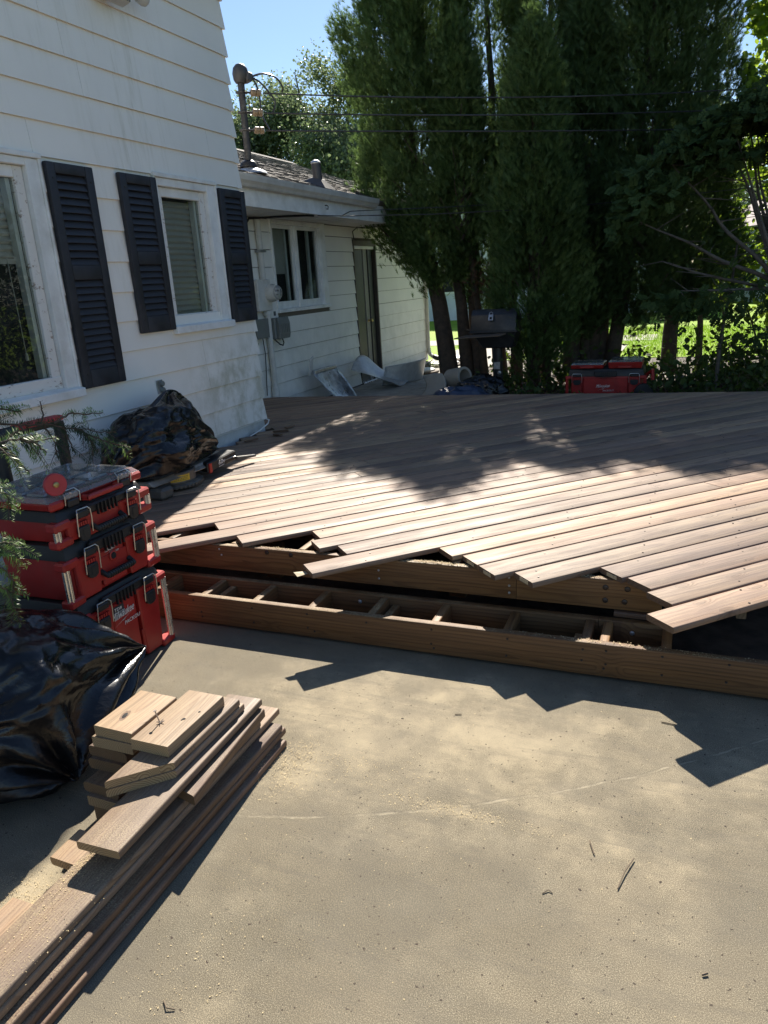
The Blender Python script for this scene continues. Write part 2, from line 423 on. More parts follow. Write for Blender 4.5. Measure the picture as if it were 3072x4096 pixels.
M['tag_paper'] = plain('paper_tag', (0.50, 0.42, 0.28), 0.8, var=0.3, scale=60)

def concrete():
    t = NT('concrete'); v = t.pos(); x, y, z = t.sep(v)
    broad = t.noise(v, 1.1, 5, 0.6); mid = t.noise(v, 5.0, 6, 0.65); grain = t.noise(v, 360, 3, 0.7); sand = t.noise(v, 620, 2, 0.5)
    c = t.mix(t.mapr(broad, 0.38, 0.62), (0.120, 0.101, 0.070, 1), (0.195, 0.162, 0.112, 1))
    c = t.mix(t.mapr(mid, 0.45, 0.70, 0, 0.4), c, (0.15, 0.138, 0.11, 1))
    c = t.mix(t.mapr(grain, 0.5, 0.64, 0, 0.5), c, (0.50, 0.44, 0.31, 1))
    c = t.mix(t.mapr(grain, 0.48, 0.38, 0, 0.6), c, (0.085, 0.08, 0.062, 1))
    # sawdust blown about, thickest where the boards were cut
    blobs = None
    wob = t.noise(v, 3.2, 5, 0.7); wob2 = t.noise(v, 17, 4, 0.7)
    for bx, by, rx, ry, w in ((-0.62, 2.15, 1.25, 0.55, .85), (-0.62, 1.84, 0.32, 0.06, 1.0), (-1.16, 1.93, 0.14, 0.22, 1.0), (-1.02, 1.45, 0.22, 0.35, .45), (-1.62, 1.13, 0.20, 0.18, 1.1),
                              (-0.45, 2.20, 0.7, 0.32, .40), (-0.95, 1.0, 0.22, 0.4, .45), (-0.25, 1.35, 0.45, 0.4, .25), (-1.1, 2.35, 0.5, 0.2, .35)):
        d = t.math('SQRT', t.math('ADD', t.math('POWER', t.math('MULTIPLY', t.math('SUBTRACT', x, bx), 1 / rx), 2.0), t.math('POWER', t.math('MULTIPLY', t.math('SUBTRACT', y, by), 1 / ry), 2.0)))
        d = t.math('ADD', d, t.math('ADD', t.math('MULTIPLY_ADD', wob, 1.9, -.95), t.math('MULTIPLY_ADD', wob2, .9, -.45)))
        f = t.math('MULTIPLY', t.mapr(d, -0.1, 1.3, 1, 0), w)
        blobs = f if blobs is None else t.math('MAXIMUM', blobs, f)
    thr = t.math('ADD', t.math('MULTIPLY', blobs, 0.30), t.mapr(mid, 0.35, 0.7, 0.0, 0.14))
    thr = t.math('ADD', thr, t.mapr(broad, 0.4, 0.65, -0.05, 0.06))
    saw = t.mapr(t.math('SUBTRACT', t.math('ADD', t.math('MULTIPLY', sand, 0.55), t.math('MULTIPLY', grain, 0.45)), t.math('SUBTRACT', 0.66, thr)), -0.03, 0.20)
    sc = t.mix(t.mapr(sand, 0.35, 0.7), (0.38, 0.31, 0.20, 1), (0.56, 0.465, 0.305, 1))
    c = t.mix(t.math('MULTIPLY', saw, 0.85), c, sc)
    # dark damp / oily patches and fine rust flecks
    c = t.mix(t.mapr(t.noise(v, 1.7, 5, 0.6), 0.48, 0.68, 0, 0.38), c, (0.115, 0.105, 0.085, 1))
    c = t.mix(t.math('GREATER_THAN', t.noise(v, 75, 1), 0.72), c, (0.06, 0.045, 0.035, 1))
    trowel = t.noise(t.scale(v, (1.0, 7.0, 1.0)), 1.6, 6, 0.7, 1.5)
    c = t.mix(t.mapr(trowel, 0.5, 0.68, 0, 0.4), c, (0.13, 0.115, 0.09, 1))
    pit = t.n('ShaderNodeTexVoronoi', feature='F1'); t.link(v, pit.inputs['Vector']); pit.inputs['Scale'].default_value = 16
    pits = t.math('MULTIPLY', t.mapr(pit.outputs['Distance'], 0.05, 0.11, 1, 0), t.math('GREATER_THAN', t.noise(v, 6, 2), 0.56))
    c = t.mix(t.math('MULTIPLY', pits, 0.6), c, (0.08, 0.07, 0.055, 1))
    # the tooled joint sweeps across in a shallow curve
    xs = t.math('ADD', x, 1.30)
    fy = t.math('ADD', t.math('MULTIPLY_ADD', xs, 0.225, 1.60), t.math('MULTIPLY', t.math('MULTIPLY', xs, xs), 0.21))
    dj = t.math('ABSOLUTE', t.math('SUBTRACT', t.math('SUBTRACT', y, fy), t.math('MULTIPLY_ADD', t.noise(v, 9, 3), 0.035, -0.0175)))
    jm = t.mapr(dj, 0.002, 0.007, 1, 0)
    c = t.mix(t.math('MULTIPLY', jm, t.mapr(t.noise(v, 11, 5, 0.7), 0.45, 0.62, 0.0, 0.5)), c, (0.44, 0.38, 0.27, 1))
    c = t.mix(t.math('MULTIPLY', t.mapr(t.math('ABSOLUTE', t.math('SUBTRACT', dj, 0.008)), 0.0, 0.004, 1, 0), t.mapr(t.noise(v, 7, 4), 0.4, 0.6, 0.0, 0.3)), c, (0.09, 0.085, 0.07, 1))
    t.p('Base Color', c); t.p('Roughness', 0.9); t.p('Specular IOR Level', 0.25)
    h = t.math('ADD', t.math('ADD', t.math('MULTIPLY', grain, 0.6), t.math('MULTIPLY', sand, 0.4)), t.math('MULTIPLY', saw, 0.3))
    t.bump(t.math('SUBTRACT', h, t.math('MULTIPLY', jm, 0.25)), 0.4, 0.0025)
    return t.m
M['concrete'] = concrete()
M['walk'] = plain('walkway_concrete', (0.36, 0.335, 0.29), 0.9, scale=9, var=0.25, bump=0.4, dirt=(0.20, 0.18, 0.15))
M['soil'] = plain('soil', (0.075, 0.058, 0.042), 0.95, scale=12, var=0.5, bump=0.8, dirt=(0.13, 0.10, 0.07))

def grass_ground():
    t = NT('lawn_grass'); v = t.pos()
    a = t.noise(v, 0.5, 4); b = t.noise(v, 14, 5, 0.7)
    c = t.mix(t.mapr(a, 0.35, 0.65), (0.20, 0.33, 0.016, 1), (0.28, 0.42, 0.025, 1))
    c = t.mix(t.mapr(b, 0.4, 0.75, 0, 0.4), c, (0.12, 0.21, 0.016, 1))
    t.p('Base Color', c); t.p('Roughness', 0.8); t.p('Specular IOR Level', 0.2); t.bump(b, 0.8, 0.05)
    return t.m
M['lawn'] = grass_ground()
M['blade'] = foliage('grass_blade', (0.19, 0.33, 0.018), (0.25, 0.40, 0.025), (0.13, 0.23, 0.014), 0.45, 0.5, 0.6)

def shingle_mat():
    t = NT('asphalt_shingle'); v = t.pos()
    n = t.noise(v, 5, 5); g = t.noise(v, 190, 2)
    tab = t.n('ShaderNodeTexWhiteNoise', noise_dimensions='3D')
    isl = t.n('ShaderNodeNewGeometry').outputs['Random Per Island']
    c = t.mix(isl, (0.10, 0.085, 0.07, 1), (0.245, 0.215, 0.185, 1))
    c = t.mix(t.mapr(n, 0.4, 0.7, 0, 0.5), c, (0.13, 0.115, 0.10, 1))
    c = t.mix(t.mapr(g, 0.5, 0.7, 0, 0.5), c, (0.33, 0.30, 0.27, 1))
    t.t.nodes.remove(tab)
    t.p('Base Color', c); t.p('Roughness', 0.85); t.bump(g, 0.5, 0.004)
    return t.m
M['shingle'] = shingle_mat()
M['gutter'] = plain('gutter_paint', (0.56, 0.55, 0.51), 0.5, dirt=(0.34, 0.33, 0.29), scale=4)
M['soffit'] = plain('soffit_paint', (0.62, 0.61, 0.57), 0.6, scale=3)
M['door_dark'] = plain('door_brown', (0.035, 0.032, 0.026), 0.45, scale=5, var=0.25)
M['door_frame'] = plain('door_frame_brown', (0.075, 0.06, 0.045), 0.6, scale=8, dirt=(0.12, 0.10, 0.08))
M['door_grey'] = plain('door_edge_grey', (0.20, 0.19, 0.17), 0.5, scale=8)
M['meter'] = plain('meter_paint', (0.60, 0.60, 0.56), 0.45, dirt=(0.42, 0.41, 0.37), scale=9)
M['grey_box'] = plain('grey_box', (0.17, 0.185, 0.175), 0.55, scale=9)
M['cap_grey'] = plain('cap_grey', (0.05, 0.05, 0.05), 0.5, scale=12, dirt=(0.10, 0.095, 0.09))
M['cable'] = plain('black_cable', (0.015, 0.015, 0.016), 0.5, bump=0)
M['white_cable'] = plain('white_cable', (0.72, 0.72, 0.70), 0.45, bump=0)
M['steel'] = plain('brushed_steel', (0.55, 0.54, 0.52), 0.32, 0.9, scale=30)
M['galv'] = plain('galvanised', (0.42, 0.43, 0.44), 0.4, 0.75, scale=18, var=0.35)
M['mast'] = plain('mast_peeling', (0.03, 0.03, 0.032), 0.6, 0.0, scale=22, var=0.3, dirt=(0.16, 0.155, 0.15))
M['porcelain'] = plain('brown_insulator', (0.25, 0.18, 0.11), 0.3, scale=10)
M['wire'] = plain('wire', (0.04, 0.04, 0.042), 0.3, 0.3, bump=0)
M['vent'] = plain('vent_pipe', (0.055, 0.055, 0.06), 0.5, scale=8)
M['red'] = plain('red_plastic', (0.36, 0.022, 0.018), 0.42, var=0.14, scale=9, bump=0.12, dirt=(0.30, 0.05, 0.04), spec=0.45)
M['black'] = plain('black_plastic', (0.015, 0.015, 0.016), 0.5, var=0.25, scale=12, bump=0.15, dirt=(0.035, 0.033, 0.03))
M['alu'] = plain('aluminium_bar', (0.66, 0.64, 0.60), 0.28, 0.85, scale=30)
M['print'] = plain('white_print', (0.70, 0.68, 0.64), 0.6, bump=0)
M['sticker'] = plain('dark_sticker', (0.045, 0.045, 0.05), 0.35, bump=0)
M['red_cap'] = plain('red_disc', (0.42, 0.035, 0.045), 0.5, scale=16)
M['brass'] = plain('brass', (0.40, 0.30, 0.13), 0.38, 0.9)
M['saw_grey'] = plain('saw_cast_grey', (0.10, 0.095, 0.085), 0.5, 0.2, scale=18, dirt=(0.26, 0.22, 0.15))
M['saw_alu'] = plain('saw_table', (0.36, 0.34, 0.30), 0.42, 0.5, scale=16, dirt=(0.42, 0.34, 0.2))
M['yellow'] = plain('yellow_label', (0.62, 0.40, 0.03), 0.5, var=0.15, scale=30, bump=0)
M['grill'] = plain('grill_enamel', (0.018, 0.018, 0.020), 0.42, scale=10, dirt=(0.07, 0.065, 0.06))
M['rust'] = plain('rusty_shelf', (0.10, 0.075, 0.055), 0.8, scale=10, dirt=(0.18, 0.13, 0.09))
M['bark'] = plain('cedar_bark', (0.085, 0.062, 0.045), 0.9, scale=16, var=0.4, bump=0.9)
M['bark_grey'] = plain('grey_bark', (0.11, 0.095, 0.08), 0.9, scale=18, var=0.35, bump=0.8)
M['brick'] = plain('old_brick', (0.25, 0.17, 0.13), 0.9, scale=20, var=0.3, bump=0.5)
M['pale_card'] = plain('pale_card', (0.33, 0.30, 0.25), 0.8, scale=6, dirt=(0.28, 0.24, 0.18))
M['blue_tarp'] = plain('blue_tarp', (0.03, 0.045, 0.085), 0.35, scale=7)
M['foil'] = plain('worn_metal', (0.42, 0.43, 0.45), 0.3, 0.8, scale=11, var=0.5, bump=0.6, dirt=(0.10, 0.095, 0.09))
M['sawdust'] = plain('sawdust_flakes', (0.56, 0.44, 0.25), 0.9, var=0.25, scale=40, bump=0)
M['twig'] = plain('twig_bark', (0.16, 0.12, 0.08), 0.85, scale=60)
M['nail'] = plain('bent_nail', (0.42, 0.36, 0.31), 0.45, 0.6, scale=80)
M['neighbour'] = plain('neighbour_siding', (0.58, 0.62, 0.66), 0.6, scale=3)
M['neighbour_roof'] = plain('neighbour_roof', (0.26, 0.22, 0.21), 0.85, scale=6, var=0.25, bump=0.4)

def bag_mat():
    t = NT('black_bin_liner'); v = t.obj()
    def crease(sc, k, d): return t.math('SUBTRACT', 1.0, t.math('ABSOLUTE', t.math('MULTIPLY_ADD', t.noise(t.scale(v, sc), k, 4, 0.5, d), 4.0, -2.0)), clamp=True)
    a = crease((3, 3, 5), 1.7, 1.0); b = crease((6, 5, 4), 2.6, 0.8); c = crease((4, 7, 6), 5.5, 0.6)
    t.p('Base Color', (0.005, 0.005, 0.006)); t.p('Roughness', t.mapr(t.noise(v, 5, 4), 0.35, 0.7, 0.2, 0.4)); t.p('Specular IOR Level', 0.5)
    h = t.math('ADD', t.math('MULTIPLY', a, 0.8), t.math('ADD', t.math('MULTIPLY', b, 0.35), t.math('MULTIPLY', c, 0.07)))
    t.bump(h, 0.12, 0.03)
    return t.m
M['bag'] = bag_mat()

M['cedar'] = foliage('cedar_sprays', (0.088, 0.148, 0.042), (0.150, 0.225, 0.066), (0.055, 0.092, 0.030), 0.5, 0.6, 2.6)
M['cedar_dark'] = foliage('cedar_sprays_dark', (0.076, 0.128, 0.040), (0.120, 0.182, 0.058), (0.055, 0.084, 0.030), 0.5, 0.6, 1.3)
M['dead'] = foliage('dead_sprays', (0.13, 0.065, 0.03), (0.10, 0.05, 0.03), (0.06, 0.035, 0.02), 0.15)
M['leaf_far'] = foliage('far_leaves', (0.15, 0.20, 0.09), (0.21, 0.26, 0.13), (0.10, 0.14, 0.065), 0.5, 0.4, 0.35, spec=0.6)
M['leaf_vine'] = foliage('vine_leaves', (0.11, 0.19, 0.025), (0.16, 0.25, 0.035), (0.08, 0.14, 0.02), 0.55, 0.45, 1.5, tcol=(0.30, 0.42, 0.04))
M['leaf_shrub'] = foliage('shrub_leaves', (0.055, 0.095, 0.032), (0.085, 0.135, 0.044), (0.040, 0.068, 0.024), 0.4, 0.6, 1.6, spec=0.15)
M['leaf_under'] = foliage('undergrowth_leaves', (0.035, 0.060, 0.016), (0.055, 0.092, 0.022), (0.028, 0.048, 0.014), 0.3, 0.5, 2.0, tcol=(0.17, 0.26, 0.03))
M['yew'] = foliage('yew_needles', (0.026, 0.055, 0.022), (0.042, 0.080, 0.030), (0.034, 0.055, 0.024), 0.22, 0.5, 9, spec=0.25)
M['yew_tip'] = foliage('yew_lit_new_growth', (0.19, 0.29, 0.06), (0.15, 0.25, 0.06), (0.12, 0.20, 0.05), 0.35, 0.4, 9, spec=0.5)  # pale young tips, with a sunlit tone put into the colour

# ------------------------------------------------------------------ the ground
def sheet(name, x0, x1, y0, y1, z, mat):
    m = MB(); m.add([(x0, y0, z), (x1, y0, z), (x1, y1, z), (x0, y1, z)], [(0, 1, 2, 3)])
    return tag(m.build(name, mat), kind='structure')
sheet('ground', -600, 600, -600, 600, -0.06, M['lawn'])
m = MB(); m.box(-9.0, 5.0, -6.0, 7.4, -0.15, 0.0); tag(m.build('patio', M['concrete']), kind='structure')
m = MB(); m.box(-3.64, 4.9, 3.10, 7.40, -.05, .004); tag(m.build('deck_shade_sheet', M['soil']), kind='structure')  # dark sheet standing in for the black shade under the deck
m = MB(); m.box(-4.745, 14.0, 7.42, 13.8, -0.1, 0.045); tag(m.build('planting_bed', M['soil']), kind='structure')
m = MB(); m.box(-4.74, -3.25, 7.45, 14.9, 0.0, 0.065); m.box(-4.74, -1.2, 14.9, 16.1, 0.0, 0.065)
tag(m.build('walkway', M['walk']), kind='structure')
m = MB(); m.box(5.01, 60, -60, 13.79, -0.1, -0.004); m.box(-60, 5.0, -60, -6.01, -.1, -.004); tag(m.build('unseen_dark_ground', M['soil']), kind='structure')  # out-of-view dark soil, added to cut green from window reflection and wall bounce
m = MB(); m.box(-60, 60, 13.8, 90, -0.1, 0.055); tag(m.build('lawn', M['lawn']), kind='structure')
sheet('path', -7.5, -.7, 17.0, 18.4, 0.062, M['walk'])
# standing blades where the lawn shows under the trees
n = 26000
C = np.stack([NR.uniform(-5, 7, n), NR.uniform(13.85, 20.4, n), np.full(n, 0.055)], 1)
C = C[~((C[:, 0] < -1.15) & (C[:, 1] < 16.2))]; n = len(C)
a = NR.uniform(0, 6.28, n); h = NR.uniform(0.03, 0.085, n); w = 0.008
d = np.stack([np.cos(a), np.sin(a), 0 * a], 1); lean = np.stack([NR.normal(0, .4, n), NR.normal(0, .4, n), np.ones(n)], 1) * h[:, None]
V = np.concatenate([C - d * w, C + d * w, C + lean], 1).reshape(-1, 3)
tag(soup('grass_blades', V, np.arange(len(V)).reshape(-1, 3), M['blade']), kind='stuff')

# ------------------------------------------------------------------ the two-storey house
XH, YC = -3.65, 5.90
P0, PH = 0.4475, 0.1977
house = thing('house', (XH - 2.0, 3.0, 0.0), 'tall white house with lapped siding and dark shutters beside the deck', 'house')
def corebox(name, b, parent, mat=None): return box(name, b, mat or M['core'], parent)
# solid core stands back from the siding so the windows have depth
corebox('wall_core', (-8.5, XH - 0.16, -3.0, YC - 0.02, 0.0, 4.02), house)
for b in ((XH - 0.16, XH - 0.012, -3.0, 2.5, 0.34, 4.02), (XH - 0.16, XH - 0.012, 3.70, 4.75, 0.34, 4.02), (XH - 0.16, XH - 0.012, 5.50, YC - 0.02, 0.34, 4.02),
          (XH - 0.16, XH - 0.012, 2.5, 3.70, 0.34, 1.03), (XH - 0.16, XH - 0.012, 2.5, 3.70, 2.40, 4.02),
          (XH - 0.16, XH - 0.012, 4.75, 5.50, 0.34, 1.33), (XH - 0.16, XH - 0.012, 4.75, 5.50, 2.40, 4.02)):
    corebox('sheathing', b, house)
WINS = ((2.5, 3.70, 1.03, 2.42), (4.735, 5.505, 1.33, 2.42))
def clap(parent, x, y0, y1, zb, ph, mat, name='siding_board', thick=0.019, gap=.006):
    prof = [(-0.001, 0.003), (thick - .004, 0.003), (thick - .002, 0.0), (thick + 0.0012, 0.002), (thick, 0.009), (0.004, ph - gap), (-0.001, ph - gap)]
    return MB().prism(prof, y0, y1, lambda p, q, t: (x + p, t, zb + q)).build(name, mat, parent)
SEAMS = {0: [5.107], 2: [5.107], 3: [5.085], 11: [5.49], 10: [3.66], 12: [4.16, 5.25], 13: [4.05], 14: [3.9], 15: [4.7], 16: [4.2], 1: [4.3], 17: [5.3]}
for k in range(18):
    zb = P0 + PH * k
    iv = [(-3.0, YC - 0.052)]
    for (a, b, z0, z1) in WINS:
        if zb > z0 - 0.03 and zb + PH < z1 + 0.06:
            iv = [q for (p0, p1) in iv for q in ([(p0, a), (b, p1)] if p0 < a and p1 > b else [(p0, p1)])]
    cuts = SEAMS.get(k, []) + [1.1 + (k * 0.83) % 1.9]
    for (p0, p1) in iv:
        xs = [p0] + sorted(c for c in cuts if p0 + .1 < c < p1 - .1) + [p1]
        for i in range(len(xs) - 1):
            clap(house, XH, xs[i] + (0.0012 if i else 0), xs[i + 1] - (0.0012 if i < len(xs) - 2 else 0), zb + R.uniform(-.0012, .0012), PH, M['siding'], gap=-.0025)
    # pressed metal corner piece on each course
    m = MB(); t = 0.0215
    m.hexa([(XH - 0.001, YC - 0.052, zb - .003), (XH + t, YC - 0.052, zb - .003), (XH + t, YC + t, zb - .003), (XH - 0.05, YC + t, zb - .003)],
           [(XH - 0.001, YC - 0.052, zb + PH), (XH + 0.003, YC - 0.052, zb + PH), (XH + 0.003, YC + 0.003, zb + PH), (XH - 0.05, YC + 0.003, zb + PH)])
    m.build('corner_cap', M['siding'], house)
    clap_end = MB().box(-8.5, XH - 0.052, YC - 0.015, YC + 0.006, zb, zb + PH - 0.002).build('end_siding_board', M['siding'], house)
box('base_trim', (XH - 0.15, XH - 0.004, -3.0, YC + 0.004, 0.02, P0 - 0.004), M['base_trim'], house)
box('drip_edge', (XH - 0.01, XH + 0.012, -3.0, YC + 0.010, P0 - 0.012, P0 - 0.003), M['trim'], house)
m = MB(); EZ, EX = 4.0, XH + .30
m.hexa([(-9, -3.3, EZ), (EX, -3.3, EZ), (EX, YC + .30, EZ), (-9, YC + .30, EZ)], [(-9, -3.3, EZ + .17), (EX, -3.3, EZ + .17), (EX, YC + .30, EZ + .17), (-9, YC + .30, EZ + .17)])
m.build('eave', M['trim'], house)
MB().hexa([(-9, -3.3, EZ + .171), (EX - .01, -3.3, EZ + .171), (EX - .01, YC + .3, EZ + .171), (-9, YC + .3, EZ + .171)], [(-9, -3.3, EZ + 1.2), (EX - 2.6, -3.3, EZ + 1.2), (EX - 2.6, YC - 2.3, EZ + 1.2), (-9, YC - 2.3, EZ + 1.2)]).build('hip_roof', M['shingle'], house)

def house_window(y0, y1, z0, z1, gy0, gy1, gz0, gz1, blind_z, label):
    w = bpy.data.objects.new('window', None); COL.objects.link(w); w.parent = house
    loc = Vector((XH, (y0 + y1) / 2, z0)); w.location = loc - Vector(house['_o']); w['_o'] = tuple(loc); w['label'] = label
    T, x = M['trim'], XH
    # aluminium-clad casing with a stepped outer lip
    m = MB()
    for a, b in ((y0, y0 + 0.018), (y1 - 0.018, y1)): m.box(x - 0.005, x + 0.030, a, b, z0 + 0.03, z1)
    for a, b in ((y0 + 0.018, gy0 - 0.07), (gy1 + 0.07, y1 - 0.018)): m.box(x - 0.03, x + 0.021, a, b, z0 + 0.06, z1 - 0.02)
    m.box(x - 0.03, x + 0.0195, gy0 - 0.07, gy1 + 0.07, gz1 + 0.068, z1 - 0.02)
    m.build('casing', T, w, bevel=0.003)
    MB().box(x - 0.004, x + 0.036, y0 - 0.006, y1 + 0.006, z1 - 0.018, z1 + 0.012).build('head_flashing', T, w, bevel=0.003)
    m = MB(); m.hexa([(x - .09, y0 - .004, z0), (x + .062, y0 - .004, z0), (x + .062, y1 + .004, z0), (x - .09, y1 + .004, z0)],
                     [(x - .09, y0 - .004, z0 + .085), (x + .060, y0 - .004, z0 + .052), (x + .060, y1 + .004, z0 + .052), (x - .09, y1 + .004, z0 + .085)])
    m.build('sill', T, w, bevel=0.003)
    # wooden storm sash: stiles and rails set back in the opening
    for nm, b, mt in (('stile', (x - 0.055, x - 0.012, gy0 - 0.068, gy0, gz0 - 0.02, gz1 + 0.066), M['peel']), ('stile', (x - 0.055, x - 0.012, gy1, gy1 + 0.068, gz0 - 0.02, gz1 + 0.066), M['peel']),
                      ('top_rail', (x - 0.054, x - 0.014, gy0, gy1, gz1, gz1 + 0.066), M['trim']), ('bottom_rail', (x - 0.054, x - 0.006, gy0 - 0.068, gy1 + 0.068, gz0 - 0.075, gz0), M['peel'])):
        MB().box(*b).build(nm, mt, w, bevel=0.004)
    # inner frame, glass, blind
    m = MB()
    for a, b in ((gy0, gy0 + 0.022), (gy1 - 0.03, gy1)): m.box(x - 0.10, x - 0.056, a, b, gz0, gz1)
    m.build('inner_frame', M['trim'], w)
    m = MB(); m.add([(x - 0.034, gy0, gz0), (x - 0.034, gy1, gz0), (x - 0.034, gy1, gz1), (x - 0.034, gy0, gz1)], [(0, 1, 2, 3)]); m.build('pane', M['glass'], w)
    m = MB(); zz = gz1 - 0.01
    while zz > blind_z:
        m.add([(x - 0.118, gy0 + .01, zz), (x - 0.118, gy1 - 0.012, zz), (x - 0.098, gy1 - 0.012, zz - 0.030), (x - 0.098, gy0 + .01, zz - 0.030)], [(0, 1, 2, 3)])
        m.add([(x - 0.098, gy0 + .01, zz - 0.030), (x - 0.098, gy1 - 0.012, zz - 0.030), (x - 0.112, gy1 - 0.012, zz - 0.0445), (x - 0.112, gy0 + .01, zz - 0.0445)], [(0, 1, 2, 3)])
        zz -= 0.043
    tag(m.build('blind', M['blind'], w), kind='stuff')
    if blind_z > gz0 + 0.1:
        MB().box(x - 0.118, x - 0.097, gy0 + .012, gy1 - 0.012, zz - 0.028, zz).build('bottom_bar', M['blind'], w)
        MB().tube([(x - 0.094, gy1 - 0.09, zz), (x - 0.094, gy1 - 0.088, gz0 + 0.16)], 0.0025, 5).build('cord', M['blind'], w)
        MB().lathe((x - 0.094, gy1 - 0.088, gz0 + 0.115), (0, 0, 1), [(0.003, 0.045), (0.008, 0.04), (0.010, 0.0)], 8).build('cord_pull', M['blind'], w)
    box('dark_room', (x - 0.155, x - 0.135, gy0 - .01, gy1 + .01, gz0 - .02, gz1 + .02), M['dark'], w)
house_window(2.45, 3.695, 1.01, 2.425, 2.62, 3.515, 1.152, 2.295, 1.88, 'wide window with its blind half drawn over a dark room')
house_window(4.728, 5.513, 1.31, 2.43, 4.845, 5.315, 1.448, 2.288, 1.45, 'narrow window with its blind fully drawn')

def shutter(y0, y1, z0, z1, zmid, lv):
    s = bpy.data.objects.new('shutter', None); COL.objects.link(s); s.parent = house
    loc = Vector((XH + .02, (y0 + y1) / 2, z0)); s.location = loc - Vector(house['_o']); s['_o'] = tuple(loc)
    a, b, D = XH + 0.016, XH + 0.050, 0.068
    mt = M['shutter']
    for nm, bx in (('stile', (a, b, y0, y0 + D, z0, z1)), ('stile', (a, b, y1 - D, y1, z0, z1)), ('top_rail', (a, b - .001, y0 + D, y1 - D, z1 - 0.062, z1)),
                   ('bottom_rail', (a, b - .001, y0 + D, y1 - D, z0, z0 + 0.115)), ('middle_rail', (a, b - .001, y0 + D, y1 - D, zmid - 0.045, zmid + 0.045))):
        MB().box(*bx).build(nm, mt, s, bevel=0.009, seg=2, smooth=True)
    MB().box(a, a + 0.006, y0 + D, y1 - D, z0 + .1, z1 - .06).build('back_panel', mt, s)
    src = None
    for lo, hi in ((z0 + 0.115, zmid - 0.045), (zmid + 0.045, z1 - 0.062)):
        nsl = max(1, int(round((hi - lo) / lv))); st = (hi - lo) / nsl
        for i in range(nsl):
            z = lo + i * st
            if src is None:
                src = MB().hexa([(a + .004, y0 + D - .002, z), (b - 0.004, y0 + D - .002, z), (b - 0.004, y1 - D + .002, z), (a + .004, y1 - D + .002, z)],
                                [(a + .004, y0 + D - .002, z + st), (b - 0.024, y0 + D - .002, z + st * .98), (b - 0.024, y1 - D + .002, z + st * .98), (a + .004, y1 - D + .002, z + st)]).build('slat', mt, s, bevel=0.002)
                zs = z
            else:
                o = src.copy(); COL.objects.link(o); o.parent = s; o.location = (0, 0, z - zs)
    for y in (y0 + .035, y1 - .035):
        for z in (z0 + .09, z1 - .09): MB().lathe((b - .001, y, z), (1, 0, 0), [(0.006, 0), (0.006, .003), (0.003, .0045)], 8).build('screw', M['black'], s)
shutter(3.712, 4.100, 1.048, 2.400, 1.765, 0.0435)
shutter(4.345, 4.729, 1.345, 2.400, 1.855, 0.0435)
shutter(5.525, 5.902, 1.338, 2.397, 1.855, 0.0435)

# flood light, outlet, cable on the wall
t = thing('flood_light', (XH + .02, 4.55, 3.42), 'beige twin flood light at the top edge of the white wall', 'light fitting')
fx = XH + 0.02
MB().box(fx, fx + .05, 4.38, 4.52, 3.43, 3.56).build('mounting_box', M['trim'], t, bevel=.006)
m = MB(fr=((fx + .09, 4.46, 3.445), (.25, .93, -.12), (.95, -.25, .1), (0, .12, .99))); m.box(-.045, .115, -.045, .045, -.035, .05); m.build('sensor_body', M['gutter'], t, bevel=.008)
for i in range(6):
    m = MB(fr=((fx + .09, 4.46, 3.445), (.25, .93, -.12), (.95, -.25, .1), (0, .12, .99))); m.box(.02 + i * .016, .028 + i * .016, .044, .052, -.03, .03); m.build('cooling_fin', M['grey_box'], t)
m = MB(); m.lathe((fx + .08, 4.74, 3.62), (.25, .05, -1), [(.02, 0), (.045, .03), (.060, .10), (.055, .135), (.03, .17), (.006, .185)], 16); m.build('lamp_head', M['gutter'], t, smooth=True)
MB().tube([(fx + .02, 4.66, 3.60), (fx + .06, 4.70, 3.63), (fx + .08, 4.74, 3.62)], .012, 8).build('arm', M['gutter'], t, smooth=True)
t = thing('outlet', (XH + .015, 4.475, 0.905), 'grey outdoor socket with open scalloped cover above the covered saw', 'outlet')
MB().box(XH + .012, XH + .020, 4.442, 4.51, .900, 1.0).build('plate', M['galv'], t, bevel=.002)
for z in (.925, .972):
    MB().lathe((XH + .02, 4.492, z), (1, 0, 0), [(.021, 0), (.021, .014), (.017, .02)], 14).build('socket_cover', M['grey_box'], t, smooth=True)
o = MB().tube([(XH + .02, YC - .012, .445), (XH + .045, YC + .01, .43), (XH + .06, YC - .04, .405), (XH + .07, YC - .2, .375), (XH + .075, YC - .38, .358)], .006, 6).build('white_cable', M['white_cable'], smooth=True)
tag(o, 'thin white cable looping out of the house corner onto the deck', 'cable')

